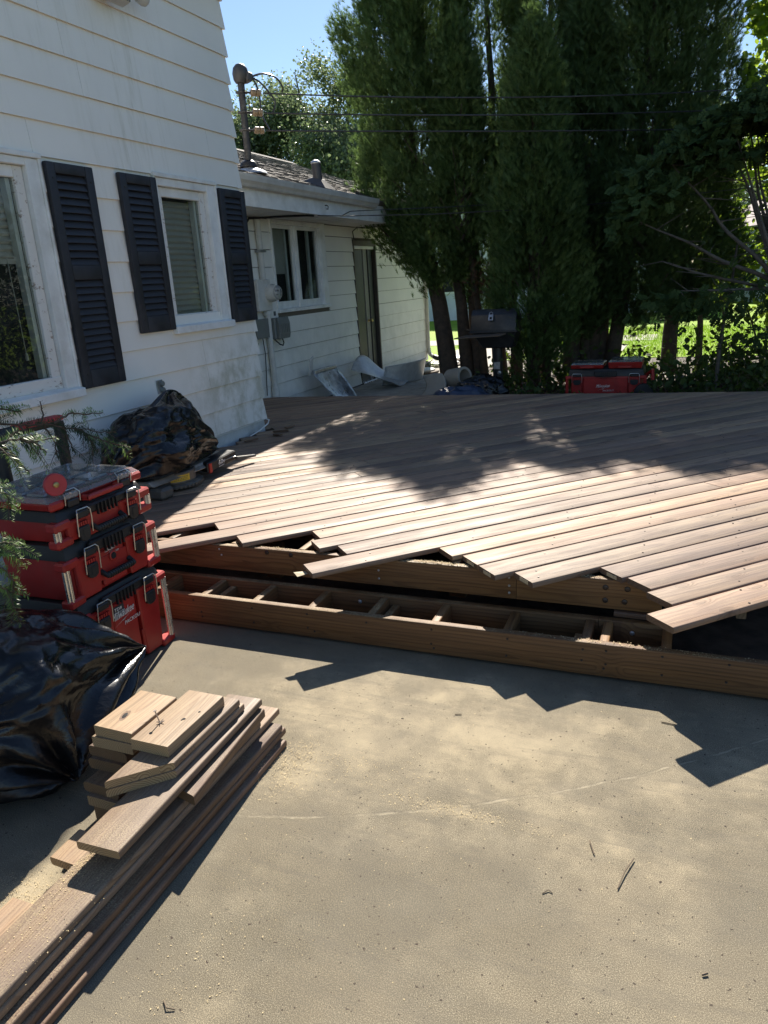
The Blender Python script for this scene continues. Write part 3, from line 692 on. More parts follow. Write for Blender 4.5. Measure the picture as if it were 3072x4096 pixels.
# ------------------------------------------------------------------ the low wing
XW, YE = -4.75, 13.86
wing = thing('low_wing', (XW - 2, 10.0, 0.05), 'low white wing with brown door, gutter and grey shingle roof', 'house')
corebox('wall_core', (-10.5, XW - 0.12, YC, YE - .02, 0.03, 2.39), wing)
WO = ((8.235, 9.70, 1.30, 2.39), (10.63, 11.51, 0.0, 2.21))
for b in ((YC, 8.235, .05, 2.39), (9.70, 10.63, .05, 2.39), (11.51, YE - .02, .05, 2.39), (8.235, 9.70, .05, 1.32), (10.63, 11.51, 2.19, 2.39)):
    corebox('sheathing', (XW - 0.12, XW - .012, b[0], b[1], b[2], b[3]), wing)
for k in range(-2, 10):
    zb = P0 + PH * k + .01
    if k == -2: zb0, ph = .085, P0 + PH * -1 + .01 - .085
    iv = [(YC + .01, YE - .05)]
    for (a, b, z0, z1) in WO:
        if zb + PH * .55 > z0 and zb + PH * .5 < z1:
            iv = [q for (p0, p1) in iv for q in ([(p0, a), (b, p1)] if p0 < a and p1 > b else [(p0, p1)])]
    for (p0, p1) in iv:
        for (c0, c1) in ([(p0, p1)] if p1 - p0 < 2.6 or k % 3 else [(p0, (p0 + p1) / 2 - .001), ((p0 + p1) / 2 + .001, p1)]):
            if k == -2: clap(wing, XW, c0, c1, .085, ph, M['wing_siding'])
            else: clap(wing, XW, c0, c1, zb + R.uniform(-.001, .001), min(PH, 2.385 - zb), M['wing_siding'])
box('corner_post', (XW - .05, XW + .019, YE - .05, YE + .019, .085, 2.385), M['trim'], wing, bevel=.003)
box('wall_foot', (XW - .12, XW - .02, YC, YE - .03, .03, .084), M['core'], wing)
# eaves
XE, ZS = -4.15, 2.392
SL = 0.37
YR0, YR1 = 5.95, 14.2
box('soffit', (XW - .02, XE - .02, YC + .02, YR1 - .02, ZS, ZS + .018), M['soffit'], wing)
for i in range(5):
    x = XW + .06 + i * .11
    box('soffit_bead', (x, x + .008, YC + .03, YR1 - .03, ZS - .004, ZS - .0005), M['soffit'], wing)
box('fascia', (XE - .02, XE + .004, YC + .02, YR1, ZS - .004, 2.60), M['trim'], wing)
prof = [(0.006, 2.655), (0.006, 2.555), (.04, 2.548), (.075, 2.556), (.088, 2.580), (.112, 2.604), (.118, 2.640), (.118, 2.662), (.108, 2.662), (.108, 2.650), (.03, 2.60), (.012, 2.655)]
MB().prism(prof, YC + .03, 10.05, lambda p, q, t: (XE + p, t, q)).build('gutter', M['gutter'], wing)
for y in (6.9, 8.1, 9.3): box('gutter_strap', (XE + .004, XE + .112, y, y + .02, 2.650, 2.656), M['gutter'], wing)
m = MB().tube([(XE + .004, 8.58, 2.50), (XE + .03, 8.58, 2.50), (XE + .045, 8.58, 2.485), (XE + .04, 8.58, 2.455), (XE + .02, 8.58, 2.46)], .006, 6)
m.build('eave_hook', M['wire'], wing, smooth=True)
# roof: deck slab, then every shingle tab laid as a small piece (one mesh, far past what one could pick out)
XR = -7.6; ZE = 2.665
zr = lambda x: ZE + SL * (XE - x)
roof = MB().hexa([(XR, YR0, zr(XR) - .05), (XE + .02, YR0, ZE - .055), (XE + .02, YR1, ZE - .055), (XR, YR1, zr(XR) - .05)],
                 [(XR, YR0, zr(XR)), (XE + .02, YR0, ZE - .006), (XE + .02, YR1, ZE - .006), (XR, YR1, zr(XR))]).build('roof', M['shingle'], wing)
V = []; F = []
rows = int((XE + .05 - XR) / 0.128)
for r in range(rows):
    x1 = XE + .055 - r * 0.128; x0 = x1 - 0.165; y = YR0 - (r % 2) * .15 - R.random() * .1
    while y < YR1 + .05:
        wd = 0.155 if R.random() < .8 else .3; g = .007; j = R.uniform(-.004, .004); lift = R.uniform(.009, .020)
        a, b = max(y, YR0 - .02), min(y + wd - g, YR1 + .05)
        if b - a > .03:
            k = len(V)
            V += [(x1 + j, a, zr(x1) + lift), (x1 + j, b, zr(x1) + lift + R.uniform(-.004, .004)), (x0, b, zr(x0) + .002), (x0, a, zr(x0) + .002), (x1 + j, a, zr(x1) - .008), (x1 + j, b, zr(x1) - .008)]
            F += [(k, k + 1, k + 2, k + 3), (k, k + 4, k + 5, k + 1)]
        y += wd
o = soup('shingles', V, F, M['shingle'], wing); tag(o, kind='stuff'); o.parent = roof; o.location = (0, 0, 0)
V = []; F = []; y = YR0
m = MB()
while y < YR1:
    m.hexa([(XR - .15, y, zr(XR) - .02), (XR + .15, y, zr(XR) - .035), (XR + .15, y + .2, zr(XR) - .035), (XR - .15, y + .2, zr(XR) - .02)],
           [(XR - .02, y, zr(XR) + .03), (XR + .02, y, zr(XR) + .03), (XR + .02, y + .2, zr(XR) + .022), (XR - .02, y + .2, zr(XR) + .022)]); y += .16
o = m.build('ridge_cap', M['shingle'], wing); tag(o, kind='stuff')
MB().hexa([(-10.8, YR0, 2.5), (XR, YR0, zr(XR) - .06), (XR, YR1, zr(XR) - .06), (-10.8, YR1, 2.5)], [(-10.8, YR0, 2.56), (XR, YR0, zr(XR) - .001), (XR, YR1, zr(XR) - .001), (-10.8, YR1, 2.56)]).build('back_slope', M['shingle'], wing)
MB().add([(XE - .03, YE - .03, 2.39), (XR, YE - .03, zr(XR) - .06), (-10.5, YE - .03, 2.39)], [(0, 1, 2)]).build('gable_end', M['wing_siding'], wing)

# wing window: two casement sashes under one casing
w = bpy.data.objects.new('window', None); COL.objects.link(w); w.parent = wing
loc = Vector((XW, 8.97, 1.30)); w.location = loc - Vector(wing['_o']); w['_o'] = tuple(loc)
x = XW
for nm, b in (('casing', (x - .02, x + .026, 8.235, 8.275, 1.33, 2.388)), ('casing', (x - .02, x + .026, 9.555, 9.70, 1.33, 2.388)), ('casing', (x - .02, x + .025, 8.275, 9.555, 2.335, 2.388)),
              ('sill', (x - .05, x + .055, 8.225, 9.705, 1.298, 1.342)), ('mullion', (x - .04, x + .005, 8.872, 8.918, 1.342, 2.335))):
    MB().box(*b).build(nm, M['trim'], w, bevel=.004)
for a, b in ((8.275, 8.872), (8.918, 9.555)):
    q = .055
    for nm, bb in (('stile', (x - .06, x - .015, a, a + q, 1.342, 2.335)), ('stile', (x - .06, x - .015, b - q, b, 1.342, 2.335)), ('top_rail', (x - .059, x - .016, a + q, b - q, 2.29, 2.335)), ('bottom_rail', (x - .059, x - .016, a + q, b - q, 1.342, 1.43))):
        MB().box(*bb).build(nm, M['trim'], w, bevel=.003)
    MB().add([(x - .04, a + q, 1.43), (x - .04, b - q, 1.43), (x - .04, b - q, 2.29), (x - .04, a + q, 2.29)], [(0, 1, 2, 3)]).build('pane', M['glass'], w)
MB().box(x - .10, x - .085, 8.33, 8.70, 1.76, 2.29).build('roller_blind', M['blind'], w)
MB().box(x - .10, x - .07, 8.72, 8.76, 1.43, 2.29).build('inner_stile', M['trim'], w)
MB().box(x - .10, x - .07, 9.34, 9.39, 1.43, 2.29).build('inner_stile', M['trim'], w)
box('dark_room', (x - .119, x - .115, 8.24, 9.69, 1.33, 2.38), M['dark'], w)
# door, set deep in a brown frame
dr = bpy.data.objects.new('door', None); COL.objects.link(dr); dr.parent = wing
loc = Vector((XW, 11.07, .07)); dr.location = loc - Vector(wing['_o']); dr['_o'] = tuple(loc)
for nm, b, mt in (('jamb', (x - .11, x + .022, 10.632, 10.668, .07, 2.208), M['door_frame']), ('jamb', (x - .11, x + .022, 11.468, 11.508, .07, 2.208), M['door_frame']), ('head', (x - .11, x + .021, 10.668, 11.468, 2.13, 2.208), M['door_frame']),
                  ('head_trim', (x - .085, x + .0, 10.668, 11.468, 2.085, 2.129), M['trim']), ('slab', (x - .09, x - .055, 10.67, 11.12, .09, 2.085), M['door_dark']), ('edge_stile', (x - .088, x - .045, 11.121, 11.27, .09, 2.085), M['door_grey']),
                  ('black_strip', (x - .085, x - .03, 11.272, 11.466, .09, 2.085), M['black']), ('threshold', (x - .10, x + .04, 10.669, 11.467, .066, .09), M['alu'])):  # wide black strip between edge stile and jamb
    MB().box(*b).build(nm, mt, dr, bevel=.003)
m = MB().lathe((x - .045, 11.19, 1.015), (1, 0, 0), [(.026, 0), (.026, .006), (.011, .012), (.011, .035), (.026, .045), (.030, .06), (.022, .075), (.006, .079)], 14); m.build('knob', M['brass'], dr, smooth=True)
# downspout with flexible elbow and black extension
m = MB().box(XE - .16, XE - .08, YE - .0, YE + .05, 2.3, 2.56); 
m = MB(); m.box(XW + .022, XW + .075, YE - .055, YE + .005, .30, 2.39); m.build('downspout', M['gutter'], wing, bevel=.008)
pts = [(XW + .05, YE - .025, .31), (XW + .055, YE - .03, .24), (XW + .09, YE - .05, .185), (XW + .15, YE - .09, .155), (XW + .20, YE - .12, .14)]
m = MB()
q = []
for i in range(len(pts) - 1):
    for k in range(4): q.append(Vector(pts[i]).lerp(Vector(pts[i + 1]), k / 4))
m.tube(q, [.034 + .006 * (i % 2) for i in range(len(q))], 10); m.build('flexible_elbow', M['gutter'], wing, smooth=True)
MB().tube([(XW + .19, YE - .115, .145), (XW + .42, YE - .27, .105)], [.048, .045], 12).build('black_extension', M['black'], wing, smooth=True)

# meter, conduit and boxes
t = thing('electric_meter', (XW, 7.85, 0.08), 'white electric meter on a conduit beside the low window', 'meter')
cx = XW + .05
MB().box(XW + .016, XW + .115, 7.66, 7.96, 1.345, 1.70).build('meter_box', M['meter'], t, bevel=.008)
m = MB().lathe((XW + .115, 7.90, 1.545), (1, 0, 0), [(.095, 0), (.095, .07), (.088, .085), (.088, .105), (.078, .108)], 24); m.build('meter_ring', M['meter'], t, smooth=True)
m = MB().lathe((XW + .218, 7.90, 1.545), (1, 0, 0), [(.076, 0), (.074, .004)], 24); m.build('dial_face', M['print'], t)
for a, b, c, d, mt in ((7.858, 7.942, 1.555, 1.578, 'black'), (7.875, 7.925, 1.515, 1.528, 'grey_box')): MB().box(XW + .222, XW + .2245, a, b, c, d).build('dial_window', M[mt], t)
m = MB().lathe((XW + .219, 7.90, 1.545), (1, 0, 0), [(.078, 0), (.078, .025), (.065, .04), (.02, .046)], 24); m.build('glass_cover', M['clear_lid'], t, smooth=True)
MB().tube([(cx, 7.905, 1.69), (cx, 7.91, 2.392)], .036, 14).build('upper_conduit', M['meter'], t, smooth=True)
MB().tube([(cx + .01, 7.905, 1.36), (cx + .01, 7.91, 1.30), (cx + .01, 7.915, .42)], .036, 14).build('lower_conduit', M['meter'], t, smooth=True)
MB().lathe((cx + .01, 7.905, 1.29), (0, 0, 1), [(.052, 0), (.052, .045), (.04, .06)], 14).build('collar', M['meter'], t, smooth=True)
MB().lathe((cx + .01, 7.915, .07), (0, 0, 1), [(.05, 0), (.05, .34), (.042, .37)], 14).build('sleeve', M['meter'], t, smooth=True)
MB().box(XW + .016, XW + .093, 7.845, 7.975, 2.00, 2.03).build('strap', M['galv'], t)
MB().box(XW + .10, XW + .104, 7.985, 8.03, 1.28, 1.33).build('blue_tag', M['blue_tarp'], t)
t = thing('junction_box', (XW + .02, 7.69, 1.05), 'small grey junction box left of the white conduit', 'utility box')
MB().box(XW + .016, XW + .10, 7.565, 7.82, 1.05, 1.255).build('body', M['grey_box'], t, bevel=.01)
MB().box(XW + .10, XW + .112, 7.555, 7.83, 1.04, 1.262).build('cover', M['grey_box'], t, bevel=.005)
MB().lathe((XW + .06, 7.60, .985), (1, 0, 0), [(.016, 0), (.016, .02)], 10).build('ground_clamp', M['galv'], t)
t = thing('telephone_box', (XW + .02, 8.13, 1.0), 'grey ribbed utility box right of the white conduit', 'utility box')
MB().box(XW + .016, XW + .10, 7.99, 8.27, 1.0, 1.25).build('body', M['grey_box'], t, bevel=.012)
m = MB().prism([(0, 1.01), (.03, 1.0), (.045, 1.06), (.045, 1.18), (.025, 1.255), (0, 1.255)], 8.02, 8.285, lambda p, q, tt: (XW + .10 + p, tt, q)); m.build('cover', M['grey_box'], t, bevel=.006)
for i in range(6): MB().box(XW + .144, XW + .149, 8.03 + i * .042, 8.05 + i * .042, 1.07, 1.17).build('rib', M['grey_box'], t)
def cable(name, pts, r, label, mat='cable', cat='cable', n=6):
    o = MB().tube(pts, r, n).build(name, M[mat], smooth=True); return tag(o, label, cat)
cable('loop_cable', [(XW + .06, 8.02, 1.0), (XW + .10, 8.06, .94), (XW + .11, 8.12, .92), (XW + .09, 8.18, .95), (XW + .07, 8.19, 1.0)], .008, 'short black cables looping under the ribbed grey box')
cable('ground_wire', [(XW + .05, 7.76, 1.05), (XW + .04, 7.80, .85), (XW + .035, 7.78, .6), (XW + .035, 7.75, .36)], .006, 'thin black wire running down from the junction box')
cable('black_cable', [(XW + .06, 7.66, 1.25), (XW + .03, 7.60, 1.45), (XW + .03, 7.60, 1.9), (XW + .03, 7.66, 2.28), (XW + .06, 7.72, 2.36), (XW + .25, 8.0, 2.375), (XE - .1, 8.25, 2.38), (XE - .03, 8.33, 2.375)], .013, 'thick black cable bending along the soffit above the meter')
# the two drop wires leaving the eave to the right
cable('drop_wire', [(XE + .02, 8.33, 2.375), (-3.9, 8.55, 2.36), (-3.0, 9.1, 2.33), (-1.6, 9.95, 2.33), (1.5, 11.8, 2.5)], .0055, 'lower thin black wire leaving the soffit towards the trees')
cable('drop_wire', [(XE + .01, 9.0, 2.40), (XE + .03, 9.25, 2.47), (-3.9, 9.45, 2.475), (-3.0, 9.9, 2.46), (-1.6, 10.6, 2.47), (1.5, 12.2, 2.65)], .0055, 'upper thin black wire hooked to the fascia near the gutter end')
cable('door_cable', [(XW + .03, 10.66, 2.22), (XW + .03, 10.63, 2.32), (XW + .06, 10.72, 2.375), (XW + .3, 11.0, 2.38), (XE - .04, 11.2, 2.38)], .008, 'black cable running up from the brown door to the soffit')

# roof furniture
t = thing('service_mast', (-4.56, 7.62, 2.8), 'peeling electric mast with a hooded cap rising through the shingle roof', 'mast')
mx, my = -4.56, 7.62
MB().tube([(mx, my, 2.40), (mx + .01, my, 3.70)], .037, 14).build('pipe', M['mast'], t, smooth=True)
m = MB().lathe((mx, my, zr(mx) - .03), (0, 0, 1), [(.20, 0), (.18, .03), (.07, .07), (.055, .10)], 16); m.build('flashing', M['galv'], t, smooth=True)
MB().lathe((mx, my, zr(mx) + .045), (0, 0, 1), [(.10, 0), (.09, .04), (.05, .07)], 12).build('boot', M['cable'], t, smooth=True)
m = MB().lathe((mx + .01, my, 3.67), (0.05, 0, 1), [(.055, 0), (.075, .03), (.085, .09), (.075, .14), (.045, .175), (.012, .185)], 16)
m.build('weather_cap', M['cap_grey'], t, smooth=True)
m = MB(fr=((mx + .07, my + .02, 3.73), (.5, .86, -.25), (.86, -.5, 0), (.1, .2, 1))); m.box(-.02, .05, -.06, .06, -.05, .04); m.build('cap_lip', M['cap_grey'], t, bevel=.015)
WY = (3.585, 3.395, 3.225)
for z in WY:
    MB().box(mx - .045, mx + .05, my - .045, my + .045, z - .012, z + .012).build('clamp', M['wire'], t, bevel=.005)
    MB().tube([(mx + .04, my + .02, z), (mx + .10, my + .07, z)], .010, 8).build('bracket', M['wire'], t)
    MB().lathe((mx + .08, my + .055, z), (.66, .75, 0), [(.022, 0), (.036, .012), (.036, .05), (.024, .06), (.036, .07), (.036, .105), (.02, .115)], 12).build('insulator', M['porcelain'], t, smooth=True)
for i, z in enumerate(WY):
    a = Vector((mx + .17, my + .16, z)); e = Vector((4, 13, z)); b_, c_ = ((-.589, .791), (-.458, .486), (-.373, .226))[i]
    mid = [a.lerp(e, f) + Vector((0, 0, b_ * f + c_ * f * f)) for f in (0, .05, .1, .16, .22, .28, .35, .42, .5, .58, .66, .8, 1)]
    cable('power_line', mid, .0075, ('topmost of the three power lines running from the mast to the right', 'middle one of the three power lines from the mast', 'lowest of the three power lines running from the mast')[i], 'wire', 'power line')['group'] = 'power lines from the mast'
    s0 = Vector((mx + .10, my + .06, 3.73))
    lp = ([s0, s0 + Vector((.10, .09, .035)), s0 + Vector((.20, .18, .0)), s0 + Vector((.25, .22, -.09)), Vector((mx + .33, my + .29, z + .01))],
          [s0, s0 + Vector((.06, .06, -.04)), s0 + Vector((.12, .11, -.12)), Vector((mx + .27, my + .23, 3.50)), Vector((mx + .24, my + .21, z))],
          [s0, s0 + Vector((.03, .04, -.06)), Vector((mx + .15, my + .12, 3.55)), Vector((mx + .15, my + .13, 3.38)), Vector((mx + .20, my + .17, z + .01))])[i]
    q = []
    for k in range(len(lp) - 1):
        p0, p1, p2, p3 = lp[max(k - 1, 0)], lp[k], lp[k + 1], lp[min(k + 2, len(lp) - 1)]
        for m_ in range(4):
            f = m_ / 4; q.append(.5 * ((2 * p1) + (p2 - p0) * f + (2 * p0 - 5 * p1 + 4 * p2 - p3) * f * f + (3 * p1 - p0 - 3 * p2 + p3) * f ** 3))
    cable('service_lead', q + [lp[-1]], .010, ('black lead arching widest from the mast cap to the topmost wire', 'black lead looping from the mast cap to the middle wire', 'black lead hanging from the mast cap down to the lowest wire')[i], 'wire', 'cable')
t = thing('vent_pipe', (-4.46, 9.1, 2.75), 'short black vent pipe standing in the shingle roof', 'vent pipe')
vx, vy = -4.46, 9.1
MB().tube([(vx, vy, zr(vx) - .02), (vx - .01, vy - .02, zr(vx) + .27)], .058, 16).build('pipe', M['vent'], t, smooth=True)
MB().lathe((vx - .01, vy - .02, zr(vx) + .262), (0, 0, 1), [(.062, 0), (.064, .012), (.05, .03), (.02, .045)], 16).build('lead_cap', M['galv'], t, smooth=True)
m = MB().hexa([(vx - .16, vy - .15, zr(vx - .16) + .012), (vx + .17, vy - .15, zr(vx + .17) + .016), (vx + .17, vy + .15, zr(vx + .17) + .016), (vx - .16, vy + .15, zr(vx - .16) + .012)],
              [(vx - .05, vy - .06, zr(vx - .05) + .09), (vx + .06, vy - .06, zr(vx + .06) + .10), (vx + .06, vy + .06, zr(vx + .06) + .10), (vx - .05, vy + .06, zr(vx - .05) + .09)]); m.build('flashing', M['vent'], t, bevel=.004)

# ------------------------------------------------------------------ the deck
DZ, TB = 0.35, 0.026
S2 = math.sqrt(0.5)
U0, PU, BW = -1.8285, 0.1497, 0.1425
deck = thing('deck', (-1.5, 5.0, 0.0), 'raised timber deck of diagonal weathered boards with a ragged cut edge', 'deck')
yfar = lambda x: 7.70 + 0.0647 * (x + 4.74)
ZIG = {0: 1.836, 1: 1.971, 2: 2.003, 3: 1.983, 4: 1.639, 5: 1.546, 6: 1.546, 7: 1.499, 8: 0.857, 9: 1.082, 10: 0.992, 11: 1.045, 12: 0.669, 13: 0.10, 14: 0.607}
def bxy(u, v): return ((u + v) * S2, (v - u) * S2)
screws = MB()
for k in range(0, 47):
    u = U0 - PU * k - BW / 2 - .003
    if k in ZIG: v0 = ZIG[k]
    else:
        v0 = max((3.02 + R.uniform(-.05, .03)) / S2 + u, (XH + .03 + R.uniform(.0, .07)) / S2 - u)
        x, y = bxy(u, v0)
        if y > YC - .05:                              # beyond the house corner the boards run on to the wing wall
            v0 = max((XW + .03) / S2 - u, YC / S2 + u if (YC / S2 + u) > (XW + .03) / S2 - u else -99)
    # far end: v where y = yfar(x)
    v1 = ((7.70 + 0.0647 * 4.74) + u * S2 + 0.0647 * u * S2) / (S2 * (1 - 0.0647))
    v1 = min(v1, 3.6 / S2 - u)
    if v1 - v0 < .12: continue
    cuts = [v0]
    if v1 - v0 > 3.2:
        c = v0 + (v1 - v0) * R.uniform(.28, .72)
        if k == 6: c = 4.30
        if k == 9: c = 3.05
        cuts.append(c)
    cuts.append(v1)
    for i in range(len(cuts) - 1):
        a = cuts[i] + (.0015 if i else 0); b = cuts[i + 1] - (.0015 if i < len(cuts) - 2 else 0)
        pa, pb = bxy(u, a), bxy(u, b)
        dz = R.uniform(-.0012, .0012)
        yaw = R.uniform(-.0030, .0030)
        lumber('deck_board', (pa[0], pa[1], DZ - TB / 2 + dz), (pb[0] + yaw, pb[1] - yaw, DZ - TB / 2 + dz + R.uniform(-.001, .001)), BW + R.uniform(-.0035, .0015), TB, M['deck'], deck, r=.006, roll=R.uniform(-.006, .006),
               cut1=0.0 if (i < len(cuts) - 2 or v1 == 3.6 / S2 - u) else -1.138)
    j0 = int(math.floor(bxy(u, v0)[0] / .4064)) + 1
    for j in range(j0, j0 + 30):
        X = j * .4064 - .15
        for du in (-.043, .043):
            uu = u + du + R.uniform(-.012, .012); vv = X / S2 - uu + R.uniform(-.028, .028)
            if R.random() < .12: continue
            x, y = bxy(uu, vv)
            if vv < v0 + .03 or vv > v1 - .03 or y > 7.4: continue
            screws.lathe((x, y, DZ - .001), (0, 0, 1), [(.0045, .0), (.0040, .0026)], 7)
tag(screws.build('screw', M['screw'], deck), kind='stuff')
# framing: rim in two lengths, the diagonal return under the front board, joists
RY = 3.052
for a, b in ((-3.62, -.668), (-.666, -.05)):
    lumber('rim_joist', (a, RY + .019, .2535), (b, RY + .019, .2535), .038, .136, M['frame_wood'], deck, r=.004)
lumber('rim_joist', bxy(-2.35, 2.10) + (.2535,), bxy(-2.35, 6.0) + (.2535,), .038, .136, M['frame_wood'], deck, r=.004)
for j in range(-10, 9):
    x = j * .4064 - .15
    y0 = RY + .04 if x < .28 else x + 2.78
    if x < XH + .1: y0 = YC + .1
    lumber('joist', (x, y0, .253), (x, yfar(x) - .12, .253), .038, .14, M['frame_wood'], deck, r=.004)
    if x > -3.4: lumber('inner_joist_block', (x + .022, RY + .62, .20), (x + .385, RY + .62, .20), .038, .10, M['frame_wood'], deck, r=.003)
for x, y in ((-3.3, 3.4), (-2.2, 3.4), (-1.1, 3.4), (1.3, 4.6), (-2.2, 5.3), (-.4, 5.3), (-2.2, 7.3), (.2, 7.4)):
    box('post', (x, x + .09, y, y + .09, 0.0, .20), M['frame_wood'], deck, bevel=.003)
m = MB()
m.hexa([(XW + .03, yfar(XW) - .06, .18), (3.5, yfar(3.5) - .06, .18), (3.5, yfar(3.5) - .02, .18), (XW + .03, yfar(XW) - .02, .18)],
       [(XW + .03, yfar(XW) - .06, .322), (3.5, yfar(3.5) - .06, .322), (3.5, yfar(3.5) - .02, .322), (XW + .03, yfar(XW) - .02, .322)]); m.build('far_rim', M['frame_wood'], deck)
# bolts and nail heads on the rim, manufacturer's tags on the board ends
for x, z, r in ((-2.62, .30, .006), (-2.6, .265, .006), (-2.25, .30, .006), (-2.24, .268, .006), (-1.96, .305, .012), (-1.82, .302, .012), (-1.34, .30, .006), (-1.34, .265, .006), (-1.34, .222, .006), (-.70, .29, .006), (-.70, .25, .006), (-.70, .215, .006), (-.28, .285, .013), (-.19, .285, .013), (-.28, .225, .013), (-.20, .225, .013)):
    MB().lathe((x, RY - .0005, z), (0, -1, 0), [(r, 0), (r * .9, .003), (r * .4, .005)], 10).build('bolt_head', M['galv'] if r < .01 else M['screw'], deck)
for k in (3, 4, 5, 6):
    u = U0 - PU * k - BW / 2; v = ZIG[k] - .0012
    d = Vector((S2, S2, 0)); w_ = Vector((S2, -S2, 0)); o = Vector(bxy(u, v) + (DZ - .021,))
    m = MB(fr=(o, w_, -d, (0, 0, 1))); m.box(-.028, .034, -.0005, .0012, .0, .016); m.build('paper_tag', M['tag_paper'], deck)
u = U0 - PU * 8 - BW / 2; o = Vector(bxy(u - .03, ZIG[8]) + (DZ - .030,))
m = MB(fr=(o, (S2, -S2, 0), (-S2, -S2, 0), (0, 0, 1)))
m.add([(-.022, 0, 0), (.022, 0, .002), (.018, .05, -.004), (-.026, .055, .004)], [(0, 1, 2, 3)]); m.add([(-.022, 0, .001), (.022, 0, .003), (.018, .05, -.003), (-.026, .055, .005)], [(3, 2, 1, 0)])
m.build('loose_paper_tag', M['tag_paper'], deck)

# ------------------------------------------------------------------ the step frame in front
step = thing('step_frame', (-1.0, 2.9, 0.0), 'open timber step frame lying on the patio in front of the deck', 'step frame')
ZT = .156
lumber('front_board', (-2.62, 2.789, .084), (1.35, 2.789, .084), .038, .144, M['frame_wood'], step, r=.005)
lumber('back_board', (-2.62, 3.004, .088), (-.30, 3.004, .088), .038, .150, M['frame_wood'], step, r=.005)
lumber('back_board', (-.298, 3.004, .088), (.0, 3.004, .088), .038, .150, M['frame_wood'], step, r=.005)
for i, x in enumerate((-2.50, -2.217, -1.916, -1.61, -1.304, -.995, -.674, -.350, -.275, -.040)):
    lumber('block', (x + .019, 2.810, .085), (x + .019, 2.984, .089), .038, .138, M['frame_wood'], step, r=.005)
    if i in (1, 4): lumber('cleat', (x + .075, 2.810, .07), (x + .075, 2.984, .07), .036, .110, M['frame_wood'], step, r=.004)
    if i == 7: lumber('cleat', (x - .02, 2.812, .06), (x - .02, 2.93, .06), .036, .105, M['frame_wood'], step, r=.004)
for x, z in ((-2.24, .13), (-2.20, .07), (-2.20, .045), (-1.90, .125), (-1.90, .05), (-1.60, .13), (-1.60, .06), (-1.57, .045), (-1.29, .125), (-.98, .13), (-.98, .06), (-.98, .04), (-.65, .13), (-.65, .05), (-.34, .125), (-.34, .075), (-.25, .13), (-.25, .07), (-.25, .05), (-.03, .135), (-.03, .055), (.20, .135), (.20, .06)):
    MB().lathe((x + R.uniform(-.006, .006), 2.7698, z), (0, -1, 0), [(.0055, 0), (.0045, .0022), (.002, .0012)], 9).build('screw_head', M['screw'], step)
MB().lathe((-1.42, 2.9848, .12), (0, -1, 0), [(.011, 0), (.009, .004), (.004, .006)], 9).build('bolt_head', M['galv'], step)
MB().lathe((-.16, 2.9848, .115), (0, -1, 0), [(.011, 0), (.009, .004), (.004, .006)], 9).build('bolt_head', M['galv'], step)
for x in (-.42, -.1, .3): box('packing_piece', (x, x + .08, 2.80, 2.90, .0, .0125), M['frame_wood'], step)
o = lumber('wood_offcut', (-1.62, 3.15, .165), (-1.40, 3.13, .172), .06, .02, M['plank'], None); tag(o, 'small pale wood offcut in the dark gap under the deck rim', 'offcut')
o = lumber('wood_offcut', (-.24, 3.04, .175), (.0, 3.035, .175), .03, .024, M['brown_plank'], None); tag(o, 'short reddish offcut lying along the back board of the step frame', 'offcut')
# sawdust drifts on the exposed framing
n = 2600
sx = NR.normal(0, 1, n); sy = NR.uniform(0, 1, n); cc = NR.choice(4, n, p=[.35, .3, .2, .15])
cen = np.array([(-1.05, 3.07, .3225), (-.43, 3.072, .3225), (-.2, 2.79, .1565), (-1.9, 3.071, .3225)])[cc]; spr = np.array([(.09, .014), (.06, .015), (.25, .015), (.08, .014)])[cc]
C = cen + np.stack([sx * spr[:, 0], (sy * 2 - 1) * spr[:, 1], np.abs(NR.normal(0, .0035, n)) * (1 - np.clip(np.abs(sx) / 2.2, 0, .9))], 1)
def flakes(C, s, mat, name, kind='stuff', parent=None):
    n = len(C); A = unit(NR.normal(0, 1, (n, 3)) * np.array([1, 1, .35])); B = unit(np.cross(A, NR.normal(0, 1, (n, 3)) + np.array([0, 0, 1.5]))); B[:, 2] *= .4
    s = np.minimum(1.7, np.exp(NR.normal(-.35, .5, n)))[:, None] * s
    V = np.stack([C - A * s, C + B * s * .6, C + A * s, C - B * s * .6], 1).reshape(-1, 3); V[:, 2] = np.maximum(V[:, 2], np.repeat(C[:, 2] - .0005, 4))
    return tag(soup(name, V, np.arange(len(V)).reshape(-1, 4), mat, parent), kind=kind)
flakes(C, .0028, M['sawdust'], 'sawdust_on_framing')
# off-cuts and chips at the house corner where boards end raggedly
for i, (x, y, a, l) in enumerate(((-3.46, 5.72, .4, .14), (-3.42, 5.88, 1.2, .10), (-3.38, 5.60, -.3, .09), (-3.50, 5.30, .8, .12))):
    o = lumber('wood_chip', (x, y, DZ + .012), (x + l * math.cos(a), y + l * math.sin(a), DZ + .014 + .006 * (i % 2)), .035, .014, M['brown_plank'], None, r=.002)
    tag(o, ('longest dark offcut lying by the foot of the house corner', 'dark offcut turned end-on just past the house corner', 'smallest splinter on the deck near the house corner', 'dark chip on the deck along the wall foot before the corner')[i], 'offcut', 'offcuts at the house corner')

